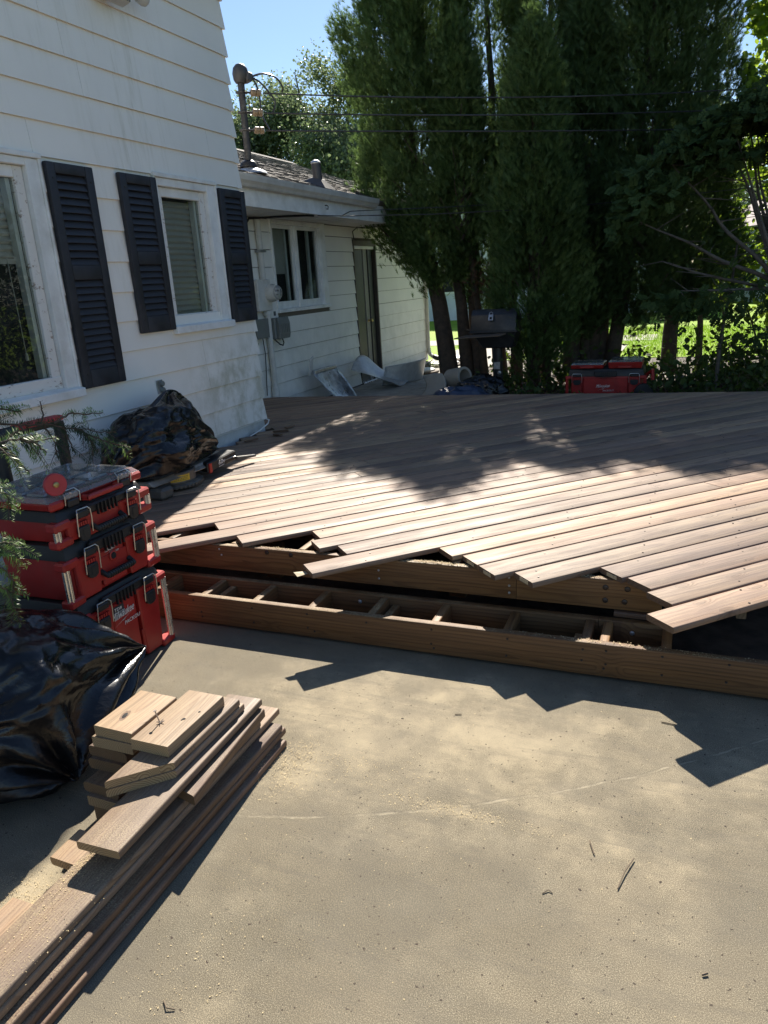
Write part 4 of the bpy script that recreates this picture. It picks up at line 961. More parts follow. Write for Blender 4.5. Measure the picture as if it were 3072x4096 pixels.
# ------------------------------------------------------------------ the pile of pulled-up boards
def plank(x0, x1, ya, yb, ztop, th, label, mat='plank', yaw=0.0, w=None, r=.006, cut0=0, cut1=0, roll=0.0, pitch=0.0):
    """board along Y between ya (near) and yb (far), edges x0..x1"""
    w = w or (x1 - x0); xc = (x0 + x1) / 2; L = yb - ya
    dx = math.tan(yaw) * L / 2
    o = lumber('plank', (xc - dx, ya, ztop - th / 2 - pitch * L / 2), (xc + dx, yb, ztop - th / 2 + pitch * L / 2), w, th, M[mat], None, r=r, cut0=cut0, cut1=cut1, roll=roll)
    return tag(o, label, 'plank', 'boards of the foreground pile')
E = .0255
plank(-1.4215, -1.281, .25, 1.985, .026, E, 'lowest board of the pile, lying on the patio beside the sawdust', 'brown_plank', yaw=-.002)
plank(-1.443, -1.300, .20, 2.020, .052, E, 'dark reddish board second from the patio in the pile', 'brown_plank', yaw=-.004)
plank(-1.448, -1.307, .22, 2.000, .078, E, 'third board up in the pile, its top dusted with sawdust', 'brown_plank', yaw=.004)
plank(-1.482, -1.339, .15, 2.055, .104, E, 'fourth board up, its lit far end reaching furthest from the camera', 'plank', yaw=-.006)
plank(-1.484, -1.343, .10, 1.930, .130, E, 'long sunlit board running out of the bottom left corner, dusted with sawdust', 'plank', yaw=-.004)
plank(-1.66, -1.52, .20, 1.10, .030, E, 'grey board lying flat on the patio left of the long pile', 'plank')
plank(-1.455, -1.318, 1.49, 1.945, .168, .035, 'dark board wedged askew below the overhanging board, its ringed end out at the right', 'brown_plank', yaw=-.085, cut0=.35)
plank(-1.481, -1.339, 1.187, 1.958, .200, E, 'board with a dark weathered top overhanging the pile, its square ringed end facing the camera', 'plank', yaw=-.03)
plank(-1.513, -1.370, 1.425, 1.880, .226, E, 'lower of the two boards whose ends are cut at an angle', 'plank', cut0=-1.0)
plank(-1.516, -1.374, 1.428, 1.862, .2525, E, 'upper of the two boards whose ends are cut at an angle, with wide curved rings', 'plank', cut0=-1.0)
nailed = plank(-1.543, -1.401, 1.513, 1.812, .291, .0375, 'short thick board on top of the pile with a bent nail standing in it', 'fresh', yaw=.004, r=.003)
plank(-1.712, -1.556, 1.538, 1.760, .291, .038, 'short thick board on top of the pile with a big dark knot', 'fresh', yaw=.02, r=.004)
plank(-1.725, -1.562, 1.532, 1.745, .2525, .038, 'short block with pale curved rings under the knotted board', 'fresh', r=.005)
plank(-1.748, -1.59, 1.532, 1.74, .2135, .038, 'block with dark close rings, third down in the left stack', 'brown_plank', r=.012, yaw=.02)
plank(-1.747, -1.60, 1.520, 1.73, .175, .038, 'block with dark wavy rings, fourth down in the left stack', 'brown_plank', r=.012)
plank(-1.712, -1.565, 1.455, 1.76, .136, .036, 'rounded dark block low in the left stack, its corner catching the sun', 'brown_plank', r=.012, yaw=.05)
plank(-1.692, -1.55, 1.440, 1.72, .0995, .036, 'square-edged block second from the patio in the left stack', 'plank', r=.003, yaw=.02)
plank(-1.685, -1.55, 1.45, 1.74, .063, .060, 'thick dark base block of the left stack on the patio', 'brown_plank', r=.006)
o = plank(-1.632, -1.492, 1.218, 1.33, .0755, .030, 'short chewed offcut with a paper tag beside the pile', 'plank', yaw=.03, r=.008, pitch=.06)
lowblk = plank(-1.61, -1.50, 1.25, 1.31, .0425, .0125, 'thin packing strip under the short chewed offcut', 'brown_plank', r=.003)
m = MB(); m.box(-1.555, -1.505, 1.2155, 1.2175, .045, .066); tg = m.build('paper_tag', M['tag_paper'], None); mw = tg.location.copy()
bpy.context.view_layer.update()
tg.parent = o; tg.matrix_parent_inverse = o.matrix_world.inverted()
# nail and the dark holes in the nailed board
nl = MB(); b0 = Vector((-1.508, 1.613, .290))
nl.tube([b0, b0 + Vector((-.004, -.002, .02)), b0 + Vector((-.010, -.003, .046))], .0021, 7); nl.lathe(b0 + Vector((-.010, -.003, .045)), (-.2, -.05, 1), [(.006, 0), (.006, .0018)], 9)
for i, (dx, dy) in enumerate(((.013, .006), (-.008, -.006), (.008, -.009), (.003, .013))): nl.tube([b0 + Vector((0, 0, .003)), b0 + Vector((dx, dy, .008))], .0016, 5)
no = nl.build('bent_nail', M['nail'], None, smooth=True)
no.parent = nailed; no.matrix_parent_inverse = nailed.matrix_world.inverted()
for i, (x, y, r) in enumerate(((-1.447, 1.655, .007), (-1.422, 1.705, .005), (-1.45, 1.648, .004))):
    h = MB().lathe((x, y, .2905), (0, 0, 1), [(r, 0), (r * .8, .0012), (r * .3, .0006)], 9).build('nail_hole', M['dark'], None)
    h.parent = nailed; h.matrix_parent_inverse = nailed.matrix_world.inverted()
kb = next(o for o in bpy.data.objects if o.get('label', '').endswith('with a big dark knot'))
for nm, r0, r1, z, mt, sd in (('knot', .030, .013, .2913, 'brown_plank', 1), ('knot', .017, .0075, .2916, 'dark', 4)):
    pts = []
    for k in range(18):
        a = 2 * math.pi * k / 18; q = 1 + .25 * noise.noise(Vector((math.cos(a) * 1.7, math.sin(a) * 1.7, sd)))
        p = Vector((math.cos(a) * r1 * q, math.sin(a) * r0 * q, 0)); p.rotate(Matrix.Rotation(.25, 3, 'Z')); pts.append((-1.652 + p.x, 1.615 + p.y, z))
    h = MB().poly(pts).build(nm, M[mt], None); h.parent = kb; h.matrix_parent_inverse = kb.matrix_world.inverted()
# loose sawdust: on the long board, by the pile's far end and left of it
def blob(n, cx, cy, sx, sy, z, hz=.003): return np.stack([NR.normal(cx, sx, n), NR.normal(cy, sy, n), z + np.abs(NR.normal(0, hz, n))], 1)
flakes(np.concatenate([blob(900, -1.23, 1.93, .035, .06, .001, .005), blob(900, -1.20, 1.85, .05, .08, .001), blob(600, -1.0, 1.95, .14, .06, .001, .001), blob(700, -.62, 1.84, .14, .02, .001, .0015), blob(900, -1.66, 1.12, .06, .06, .001, .002), blob(900, -.7, 1.7, .5, .4, .001, .0004), blob(500, -1.05, 1.1, .08, .2, .001, .001)]), .0019, M['sawdust'], 'sawdust')
c = np.concatenate([blob(1100, -1.455, 1.17, .018, .05, .1305, .002), blob(700, -1.41, .95, .04, .12, .1305, .0006), blob(400, -1.37, 1.75, .02, .12, .0785, .001), blob(300, -1.30, 1.85, .010, .05, .0265, .001)])
c = c[(c[:, 0] > -1.48) & (c[:, 0] < -1.285)]
flakes(c, .0016, M['sawdust'], 'sawdust_on_boards')
def twig(pts, r, label):
    o = MB().tube(pts, r, 6).build('twig', M['twig'], smooth=True); tag(o, label, 'twig', 'twigs lying on the patio')
twig([(-.065, 1.80, .006), (-.085, 1.74, .008), (-.098, 1.676, .004)], .0018, 'long thin curved twig on the bare concrete at the right')
twig([(-.19, 1.833, .005), (-.182, 1.81, .008), (-.172, 1.785, .004)], .0022, 'short dark twig on the concrete just left of the long one')
twig([(-.755, 2.353, .003), (-.73, 2.36, .004)], .0018, 'tiny bark scrap on the concrete between pile and step')
twig([(-.285, 1.60, .002), (-.272, 1.615, .004), (-.26, 1.61, .002)], .0015, 'small pale splinter on the concrete in the right foreground')
twig([(.11, 1.475, .004), (.122, 1.483, .005)], .0025, 'dark seed-like scrap at the lower right of the concrete')
twig([(-.02, 2.52, .003), (.03, 2.515, .003)], .002, 'dark twig in the shadow under the step frame')
twig([(-1.07, 1.0, .003), (-1.05, .985, .006), (-1.03, .99, .003)], .0016, 'pale wood splinter at the edge of the pile shadow')

# ------------------------------------------------------------------ tool boxes
def logo(parent, fr, a, c, h, name='maker_name', extra='PACKOUT', nb=.0016):
    """slanted script word with a bolt under it; fr = local frame, a/c = left/baseline, h = letter size"""
    o, w_, n_, u_ = [Vector(q) for q in fr]
    pt = lambda x, z: o + w_ * x + n_ * nb + u_ * z
    wd = (w_ + u_ * .05).normalized(); ud = (u_ + w_ * .25).normalized()
    text('Milwaukee', h, pt(a, c), wd, ud, M['print'], parent, name, shear=0.12, width=.62)
    m = MB(fr=fr); L = h * 2.75
    def q(x, z): return (a + x * L, nb, c + z * L)
    for pts in ([(.05, -.20), (.60, -.03), (.52, -.10), (.44, -.09)], [(.50, -.10), (.42, -.10), (1.02, .08), (.60, -.04)]):
        m.add([q(*p) for p in pts], [(0, 1, 2, 3)])
    m.build('bolt_mark', M['print'], parent)
    text(extra, h * .46, pt(a + L * .50, c - L * .27), (w_ + u_ * .03).normalized(), u_, M['print'], parent, 'series_name', shear=.08, width=1.0)

def latch(parent, fr, a, ct, wd=.085, drop=.105):
    m = MB(fr=fr); m.box(a - wd * .36, a + wd * .36, -.004, .014, ct - .006, ct + .026); m.build('latch_hood', M['black'], parent, bevel=.006)
    m = MB(fr=fr); m.prism([(-wd * .33, 0), (wd * .33, 0), (wd * .36, -.02), (wd * .30, -.052), (wd * .12, -.062), (-wd * .12, -.062), (-wd * .30, -.052), (-wd * .36, -.02)], -.006, .010, lambda p, q, t: (a + p, t, ct - drop * .40 + q)); m.build('latch', M['black'], parent, bevel=.003)
    m = MB(fr=fr); m.box(a - wd * .14, a + wd * .14, .010, .0125, ct - drop * .40 - .047, ct - drop * .40 - .012); m.build('latch_pad', M['black'], parent, bevel=.002)
    for i in range(5):
        x = a - wd * .30 + i * wd * .15
        m = MB(fr=fr); m.box(x - .0042, x + .0042, -.004, .007, ct - drop * .40 + .004, ct - drop * .40 + .020); m.build('vent_tooth', M['red'], parent)
    h = wd * .46
    pts = [(a - h, .010, ct - drop * .72), (a - h, .015, ct - drop * .1), (a - h * .92, .017, ct + .022), (a - h * .75, .010, ct + .032), (a + h * .75, .010, ct + .032), (a + h * .92, .017, ct + .022), (a + h, .015, ct - drop * .1), (a + h, .010, ct - drop * .72)]
    m = MB(fr=fr); m.tube(pts, .0028, 7); m.build('wire_bail', M['steel'], parent, smooth=True)

def tool_box(name, o, w_, n_, Wd, Dp, H, lid, label, handle=True, feet=True, wd=.085, bars='alu'):
    """o = front-bottom-left corner; w_ to the right along the front, n_ outward"""
    o = Vector(o); w_ = Vector(w_); n_ = Vector(n_); fr = (o, w_, n_, (0, 0, 1))
    t = thing(name, tuple(o + w_ * Wd / 2 - n_ * Dp / 2), label, 'tool box')
    zl = H - lid
    m = MB(fr=fr)
    m.hexa([(.072, -.045, .004), (Wd - .072, -.045, .004), (Wd - .060, -Dp + .02, .004), (.060, -Dp + .02, .004)], [(.064, -.034, zl), (Wd - .064, -.034, zl), (Wd - .050, -Dp, zl), (.050, -Dp, zl)]); m.build('body', M['red'], t, bevel=.008, seg=2, smooth=True)
    # raised front: side shields carrying the latches, a lower middle field
    lw = .140
    for a0, a1 in ((.066, .066 + lw), (Wd - .066 - lw, Wd - .066)):
        m = MB(fr=fr); m.hexa([(a0 + .01, -.044, .012), (a1 - .018, -.044, .012), (a1 - .018, -.016, .012), (a0 + .01, -.016, .012)], [(a0, -.035, zl - .002), (a1, -.035, zl - .002), (a1, -.010, zl - .002), (a0, -.010, zl - .002)])
        m.build('front_shield', M['red'], t, bevel=.006)
    m = MB(fr=fr); m.box(.074 + lw, Wd - .074 - lw, -.043, -.024, .02, zl - .02); m.build('front_panel', M['red'], t, bevel=.005)
    # corner posts with metal bars, open between post and body
    for s, xc in ((0, .018), (1, Wd - .018)):
        for z0, z1 in ((0.0, .036), (zl - .030, zl + .008)):
            xa, xb = (xc - .020, xc + .075) if s == 0 else (xc - .075, xc + .020)
            m = MB(fr=fr); m.hexa([(xa, -.062, z0), (xb, -.062, z0), (xb, -.012, z0), (xa, -.004, z0)], [(xa, -.062, z1), (xb, -.062, z1), (xb, -.012, z1), (xa, -.004, z1)]); m.build('corner_block', M['red'], t, bevel=.008)
        m = MB(fr=fr)
        for k, (dx, dy, r_) in enumerate(((-.010, -.020, .0075), (.002, -.0155, .0075), (.012, -.020, .0065))): m.tube([(xc + (dx if s == 0 else -dx), dy, .030), (xc + (dx if s == 0 else -dx), dy, zl - .026)], r_, 8)
        m.build('corner_bar', M[bars], t, smooth=True)
    # lid
    m = MB(fr=fr)
    m.hexa([(.03, -.02, zl), (Wd - .03, -.02, zl), (Wd - .03, -Dp - .006, zl), (.03, -Dp - .006, zl)], [(.045, -.042, H), (Wd - .045, -.042, H), (Wd - .045, -Dp + .015, H), (.045, -Dp + .015, H)]); m.build('lid', M['black'], t, bevel=.009, seg=2, smooth=True)
    m = MB(fr=fr); m.box(Wd / 2 - .13, Wd / 2 + .13, -.03, -.005, zl - .004, zl + lid * .78); m.build('lid_grip', M['black'], t, bevel=.008)
    for i in range(6):
        x = Wd / 2 - .055 + i * .022
        m = MB(fr=fr); m.box(x - .0025, x + .0025, -.008, .004, zl - .016, zl + lid * .62); m.build('lid_rib', M['black'], t)
    for i in range(3):
        for j in range(2):
            x = .09 + i * (Wd - .18) / 3; y = -.09 - j * (Dp - .12) / 2
            m = MB(fr=fr); m.box(x + .01, x + (Wd - .18) / 3 - .01, y - (Dp - .12) / 2 + .03, y, H - .003, H + .006); m.build('lid_cleat', M['black'], t, bevel=.004)
    for a in (.066 + lw * .52, Wd - .066 - lw * .52): latch(t, (o - n_ * .004, w_, n_, (0, 0, 1)), a, zl + .004, wd)
    if handle:
        zc = zl * .50
        m = MB(fr=fr); m.box(Wd / 2 - .10, Wd / 2 + .10, -.026, -.021, zc - .046, zc + .052); m.build('handle_recess', M['red'], t, bevel=.004)
        m = MB(fr=fr)
        pts = [(Wd / 2 - .085, -.02, zc - .005), (Wd / 2 - .082, .010, zc - .020), (Wd / 2 + .082, .010, zc - .020), (Wd / 2 + .085, -.02, zc - .005)]
        m.tube(pts, .0125, 10); m.build('handle', M['black'], t, smooth=True)
        for i in range(11):
            x = Wd / 2 - .07 + i * .014
            m = MB(fr=fr); m.tube([(x - .003, .010, zc - .020), (x + .003, .010, zc - .020)], .0152, 10); m.build('grip_ring', M['black'], t, smooth=True)
        m = MB(fr=fr); m.lathe((Wd / 2 - .005, -.022, zc + .040), (0, 1, 0), [(.021, 0), (.023, .006), (.017, .008)], 12); m.build('lock_ring', M['red'], t)
        m = MB(fr=fr); m.lathe((Wd / 2 - .005, -.0145, zc + .040), (0, 1, 0), [(.0155, 0), (.014, .002)], 12); m.build('lock_hole', M['dark'], t)
        for s in (-1, 1):
            for k in range(3):
                x = Wd / 2 + s * .118 + (k - 1) * .012
                m = MB(fr=fr); m.box(x - .003, x + .003, -.03, -.017, zc - .01, zl - .03); m.build('front_rib', M['red'], t)
    else:
        for i in range(2):
            m = MB(fr=fr); m.box(Wd * (.30 + .34 * i), Wd * (.34 + .34 * i), -.04, -.019, .03, zl * .42); m.build('front_rib', M['red'], t, bevel=.004)
    return t, fr, zl
XB, YB = -2.232, 2.032
Yd, Xd = (0, 1, 0), (1, 0, 0)
big, fr, zl = tool_box('tool_box', (XB, YB, 0.0), Yd, Xd, .572, .41, .405, .055, 'tall red and black tool box at the bottom of the stack, with a dark sticker', handle=False, wd=.092)
frl = (Vector((XB - .022, YB, 0)), Vector(Yd), Vector(Xd), Vector((0, 0, 1)))
logo(big, frl, .195, .256, .054)
m = MB(fr=frl); m.box(.203, .282, .0005, .0014, .262, .318); m.build('sticker', M['sticker'], big)
text('TDR', .020, Vector(frl[0]) + Vector((.0022, .219, .297)), (0, 1, 0), (0, .03, 1), M['print'], big, 'sticker_letters', shear=.15, width=1.25)
text('CONSTRUCTION', .0068, Vector(frl[0]) + Vector((.0022, .212, .286)), (0, 1, 0), (0, 0, 1), M['print'], big, 'sticker_small_letters', width=1.35)
mid, fr, zl = tool_box('tool_box', (XB - .006, YB - .006, .407), Yd, Xd, .572, .40, .255, .062, 'middle red tool box of the stack with a white maker name above its handle', wd=.088)
frl = (Vector((XB - .028, YB - .006, .407)), Vector(Yd), Vector(Xd), Vector((0, 0, 1)))
logo(mid, frl, .240, .162, .0235)
up, fr, zl = tool_box('tool_box', (XB - .010, YB - .006, .664), Yd, Xd, .572, .40, .145, .046, 'slim red tool box without lettering, third up in the stack', wd=.085)
# clear-lidded organiser on top
t = thing('organiser_case', (XB - .2, YB + .27, .812), 'flat red organiser case with a clear lid on top of the stack', 'organiser case')
fr = (Vector((XB - .045, YB + .008, .812)), Vector(Yd), Vector(Xd), Vector((0, 0, 1))); Wd, Dp = .535, .415
m = MB(fr=fr); m.hexa([(.02, -.02, 0), (Wd - .02, -.02, 0), (Wd - .02, -Dp + .02, 0), (.02, -Dp + .02, 0)], [(0, 0, .036), (Wd, 0, .036), (Wd, -Dp, .036), (0, -Dp, .036)]); m.build('tray', M['red'], t, bevel=.006)
for s, x in ((0, .0), (1, Wd - .075)):
    m = MB(fr=fr); m.box(x, x + .075, -.01, .012, .004, .040); m.build('corner_guard', M['red'], t, bevel=.008)
nb = 0
for i, (a0, a1) in enumerate(((.02, .135), (.145, .26), (.275, .39), (.40, .515))):
    for b0, b1 in (((-.14, -.035), (-.26, -.15), (-.385, -.27)) if i % 2 == 0 else ((-.20, -.035), (-.385, -.21))):
        m = MB(fr=fr)
        m.box(a0, a1, b0, b0 + .004, .036, .052); m.box(a0, a1, b1 - .004, b1, .036, .052); m.box(a0, a0 + .004, b0 + .004, b1 - .004, .036, .052); m.box(a1 - .004, a1, b0 + .004, b1 - .004, .036, .052)
        m.build('bin', M['red'], t)
        m = MB(fr=fr); m.hexa([(a0 + .006, b0 + .006, .059), (a1 - .006, b0 + .006, .059), (a1 - .006, b1 - .006, .059), (a0 + .006, b1 - .006, .059)], [(a0 + .012, b0 + .012, .068), (a1 - .012, b0 + .012, .068), (a1 - .012, b1 - .012, .068), (a0 + .012, b1 - .012, .068)]); m.build('lid_dome', M['clear_lid'], t)
m = MB(fr=fr); m.hexa([(0, .006, .0365), (Wd, .006, .0365), (Wd, -Dp, .0365), (0, -Dp, .0365)], [(.014, -.024, .058), (Wd - .014, -.024, .058), (Wd - .014, -Dp + .014, .058), (.014, -Dp + .014, .058)]); m.build('clear_lid', M['clear_lid'], t, bevel=.003)
m = MB(fr=fr)
for i in range(26): m.box(.06 + i * .0165, .0615 + i * .0165, -.022, .002, .052, .0605)
tag(m.build('lid_fin', M['clear_lid'], t), kind='stuff')
m = MB(fr=fr); m.box(.165, .37, .0, .018, .006, .022); m.box(.165, .185, .0, .05, .008, .03); m.box(.35, .37, .0, .05, .008, .03); m.box(.165, .37, .034, .052, .010, .030); m.build('carry_handle', M['red'], t, bevel=.005)
for a in (.115, .42):
    m = MB(fr=fr); m.box(a - .03, a + .03, .004, .020, .0, .030); m.build('latch', M['black'], t, bevel=.005)
    m = MB(fr=fr); m.box(a - .035, a + .035, -.006, .016, .032, .058); m.build('latch_window', M['clear_lid'], t, bevel=.005)
    m = MB(fr=fr); m.tube([(a - .04, .012, .012), (a - .04, .016, .05), (a - .034, -.004, .066), (a + .034, -.004, .066), (a + .04, .016, .05), (a + .04, .012, .012)], .0026, 7); m.build('wire_bail', M['steel'], t, smooth=True)
t = thing('red_disc', (-2.29, 2.10, .871), 'red round disc with a brass hub standing on the clear lid', 'disc')
m = MB().lathe((-2.285, 2.103, .914), (.93, -.36, .05), [(.043, -.009), (.0455, -.006), (.0455, .004), (.042, .0075)], 30); m.build('disc', M['red_cap'], t, smooth=True)
m = MB().lathe((-2.285, 2.103, .914), (.93, -.36, .05), [(.011, .007), (.0115, .012), (.008, .0145)], 14); m.build('hub', M['brass'], t, smooth=True)
m = MB().tube([(-2.29, 2.105, .914), (-2.37, 2.135, .895)], .014, 10); m.build('shank', M['red_cap'], t, smooth=True)

# hand cart behind the stack
t = thing('hand_cart', (-2.93, 2.58, 0.0), 'black hand cart with a red grip standing behind the tool box stack', 'hand cart')
for y in (2.40, 2.765):
    MB().tube([(-2.90, y, .02), (-2.90, y, .99), (-2.905, y + (.0 if y > 2.5 else 0), 1.03)], .028, 10).build('upright', M['black'], t, smooth=True)
MB().tube([(-2.905, 2.40, 1.02), (-2.905, 2.43, 1.035), (-2.905, 2.73, 1.035), (-2.905, 2.765, 1.02)], .026, 10).build('top_bar', M['black'], t, smooth=True)
m = MB(); m.box(-2.935, -2.875, 2.50, 2.785, 1.035, 1.062); m.build('red_grip', M['red_cap'], t, bevel=.012, seg=2, smooth=True)
for z in (.25, .60): MB().tube([(-2.90, 2.40, z), (-2.90, 2.765, z)], .016, 8).build('cross_bar', M['black'], t, smooth=True)
box('toe_plate', (-2.90, -2.68, 2.36, 2.80, .01, .02), M['black'], t)
for y in (2.34, 2.825): MB().lathe((-3.0, y - .02, .11), (0, 1, 0), [(.11, 0), (.11, .04)], 20).build('wheel', M['black'], t)

# mitre saw on the deck with a bin liner over its head
t = thing('mitre_saw', (-3.22, 3.98, DZ), 'dark cordless mitre saw standing on the deck under a black bin liner', 'saw')
z0 = DZ
m = MB().lathe((-3.24, 3.97, z0 + .018), (0, 0, 1), [(.205, 0), (.21, .012), (.20, .022), (.165, .028)], 40); m.build('scale_ring', M['saw_grey'], t, smooth=True)
for i in range(26):
    a = -1.9 + i * .14; m = MB(fr=((-3.24 + .203 * math.cos(a), 3.97 + .203 * math.sin(a), z0 + .016), (-math.sin(a), math.cos(a), 0), (math.cos(a), math.sin(a), 0), (0, 0, 1))); m.box(-.006, .006, -.006, .010, 0, .018); m.build('scale_tooth', M['saw_grey'], t)
m = MB().lathe((-3.24, 3.97, z0 + .045), (0, 0, 1), [(.165, 0), (.165, .062), (.158, .070), (.06, .073)], 36); m.build('turntable', M['saw_grey'], t, smooth=True)
m = MB()
for i in range(10):
    a0, a1 = -.95 + i * .085, -.95 + (i + 1) * .085; r = .1665
    m.add([(-3.24 + r * math.cos(a0), 3.97 + r * math.sin(a0), z0 + .056), (-3.24 + r * math.cos(a1), 3.97 + r * math.sin(a1), z0 + .056), (-3.24 + r * math.cos(a1), 3.97 + r * math.sin(a1), z0 + .098), (-3.24 + r * math.cos(a0), 3.97 + r * math.sin(a0), z0 + .098)], [(0, 1, 2, 3)])
m.build('warning_label', M['yellow'], t)
m = MB()
for i in range(9):
    for zz in (.064, .074, .084):
        a0 = -.80 + i * .07; a1 = a0 + .045; r = .1672
        m.add([(-3.24 + r * math.cos(a0), 3.97 + r * math.sin(a0), z0 + zz), (-3.24 + r * math.cos(a1), 3.97 + r * math.sin(a1), z0 + zz), (-3.24 + r * math.cos(a1), 3.97 + r * math.sin(a1), z0 + zz + .0035), (-3.24 + r * math.cos(a0), 3.97 + r * math.sin(a0), z0 + zz + .0035)], [(0, 1, 2, 3)])
tag(m.build('label_print', M['black'], t), kind='stuff')
box('foot', (-3.16, -3.04, 3.62, 3.74, z0, z0 + .075), M['saw_grey'], t, bevel=.018)
box('foot', (-3.45, -3.32, 4.25, 4.40, z0, z0 + .05), M['saw_grey'], t, bevel=.015)
m = MB().hexa([(-3.40, 3.62, z0 + .085), (-3.10, 3.62, z0 + .085), (-3.05, 4.50, z0 + .085), (-3.40, 4.50, z0 + .085)], [(-3.40, 3.62, z0 + .118), (-3.14, 3.62, z0 + .118), (-3.12, 4.50, z0 + .118), (-3.40, 4.50, z0 + .118)]); m.build('table', M['saw_alu'], t, bevel=.006)
m = MB().hexa([(-3.16, 4.19, z0 + .045), (-3.06, 4.14, z0 + .045), (-3.07, 4.52, z0 + .055), (-3.20, 4.54, z0 + .055)], [(-3.16, 4.19, z0 + .115), (-3.06, 4.14, z0 + .115), (-3.07, 4.52, z0 + .125), (-3.20, 4.54, z0 + .125)]); m.build('battery_housing', M['black'], t, bevel=.008)
m = MB().box(-3.066, -3.052, 4.155, 4.185, z0 + .045, z0 + .11); m.build('red_stripe', M['red'], t)
text('60v', .046, (-3.0585, 4.27, z0 + .074), (-.01, .38, .01), (0, 0, 1), M['print'], t, 'voltage_letters', shear=.2, width=1.3, extr=.001)
text('FLEXVOLT', .012, (-3.059, 4.275, z0 + .058), (-.01, .38, .01), (0, 0, 1), M['print'], t, 'small_letters', width=1.25, extr=.001)
m = MB().add([(-3.09, 4.52, z0 + .075), (-2.98, 4.66, z0 + .06), (-3.02, 4.72, z0 + .065), (-3.15, 4.56, z0 + .09)], [(0, 1, 2, 3)]); 
m = MB().hexa([(-3.10, 4.52, z0 + .05), (-3.06, 4.52, z0 + .05), (-3.0, 4.68, z0 + .04), (-3.03, 4.70, z0 + .04)], [(-3.10, 4.52, z0 + .075), (-3.06, 4.52, z0 + .075), (-3.0, 4.68, z0 + .055), (-3.03, 4.70, z0 + .055)]); m.build('lever', M['saw_grey'], t, bevel=.004)

# ------------------------------------------------------------------ crumpled bin liners
def crumple(name, c, rad, label, cat, seed, pulls=(), flat=0.0, nu=120, nv=70, amp=.16, floor=None, mat='bag', folds=(), squash=1.0):
    c = Vector(c); off = Vector((seed * 3.17, seed * 1.31, seed * 2.23)); vs = []; fs = []
    for j in range(nv + 1):
        th = math.pi * j / nv
        for i in range(nu):
            ph = 2 * math.pi * i / nu
            d = Vector((math.sin(th) * math.cos(ph), math.sin(th) * math.sin(ph), math.cos(th)))
            n1 = noise.noise(d * 1.5 + off); rid = 1 - abs(noise.noise(d * 2.6 + off * 1.7)) * 2; rid2 = 1 - abs(noise.noise(Vector((d.x * 6, d.y * 6, d.z * 9)) + off)) * 2
            rid3 = 1 - abs(noise.noise(d * 13 + off * .6)) * 2
            k = 1 + amp * (n1 * .9 + (rid - .5) * .42 + (rid2 - .5) * .13 + (rid3 - .5) * .035)
            sgn = lambda a: math.copysign(abs(a) ** squash, a)
            p = Vector((sgn(d.x) * rad[0] * k, sgn(d.y) * rad[1] * k, sgn(d.z) * rad[2] * k))
            for (tip, width, kk) in pulls:                   # corners of the bag drawn out to a point, fan of folds round them
                tv = Vector(tip) - c; td = tv.normalized(); a = d.dot(td)
                if a > width:
                    f = ((a - width) / (1 - width)); q = f ** 1.35
                    ax = td.orthogonal().normalized(); ay = td.cross(ax)
                    fan = math.sin(math.atan2(d.dot(ay), d.dot(ax)) * 9 + seed) * .045 * math.sin(math.pi * min(1, f)) 
                    p = p * (1 - q * kk) + (tv) * (q * kk) + d * fan * rad[2] * 2
            w = c + p
            if floor is not None and w.z < floor + .004: w.z = floor + .004 + .01 * max(0, rid2 - .4)
            vs.append(tuple(w))
    for j in range(nv):
        for i in range(nu): fs.append((j * nu + i, j * nu + (i + 1) % nu, (j + 1) * nu + (i + 1) % nu, (j + 1) * nu + i))
    m = MB(); m.add(vs, fs); o = m.build(name, M[mat], None, smooth=True, angle=60, origin=(c.x, c.y, floor if floor is not None else c.z))
    return tag(o, label, cat)
crumple('bin_liner', (-2.22, 1.60, .25), (.37, .40, .30), 'large black bin liner full of rubbish in front of the tool boxes', 'bin bag', 1.3, pulls=(((-1.93, 2.075, .275), .55, .95), ((-1.80, 1.52, .05), .75, .8)), floor=0.0, amp=.20, nu=190, nv=120)
crumple('bin_liner', (-3.30, 3.93, .645), (.27, .43, .24), 'black bin liner draped over the mitre saw against the wall', 'bin bag', 4.1, pulls=(((-3.42, 4.28, .98), .70, .9), ((-3.40, 4.47, .87), .80, .9), ((-3.28, 3.40, .50), .70, .7), ((-3.18, 4.50, .48), .7, .8)), floor=DZ + .12, amp=.24, nu=170, nv=110)

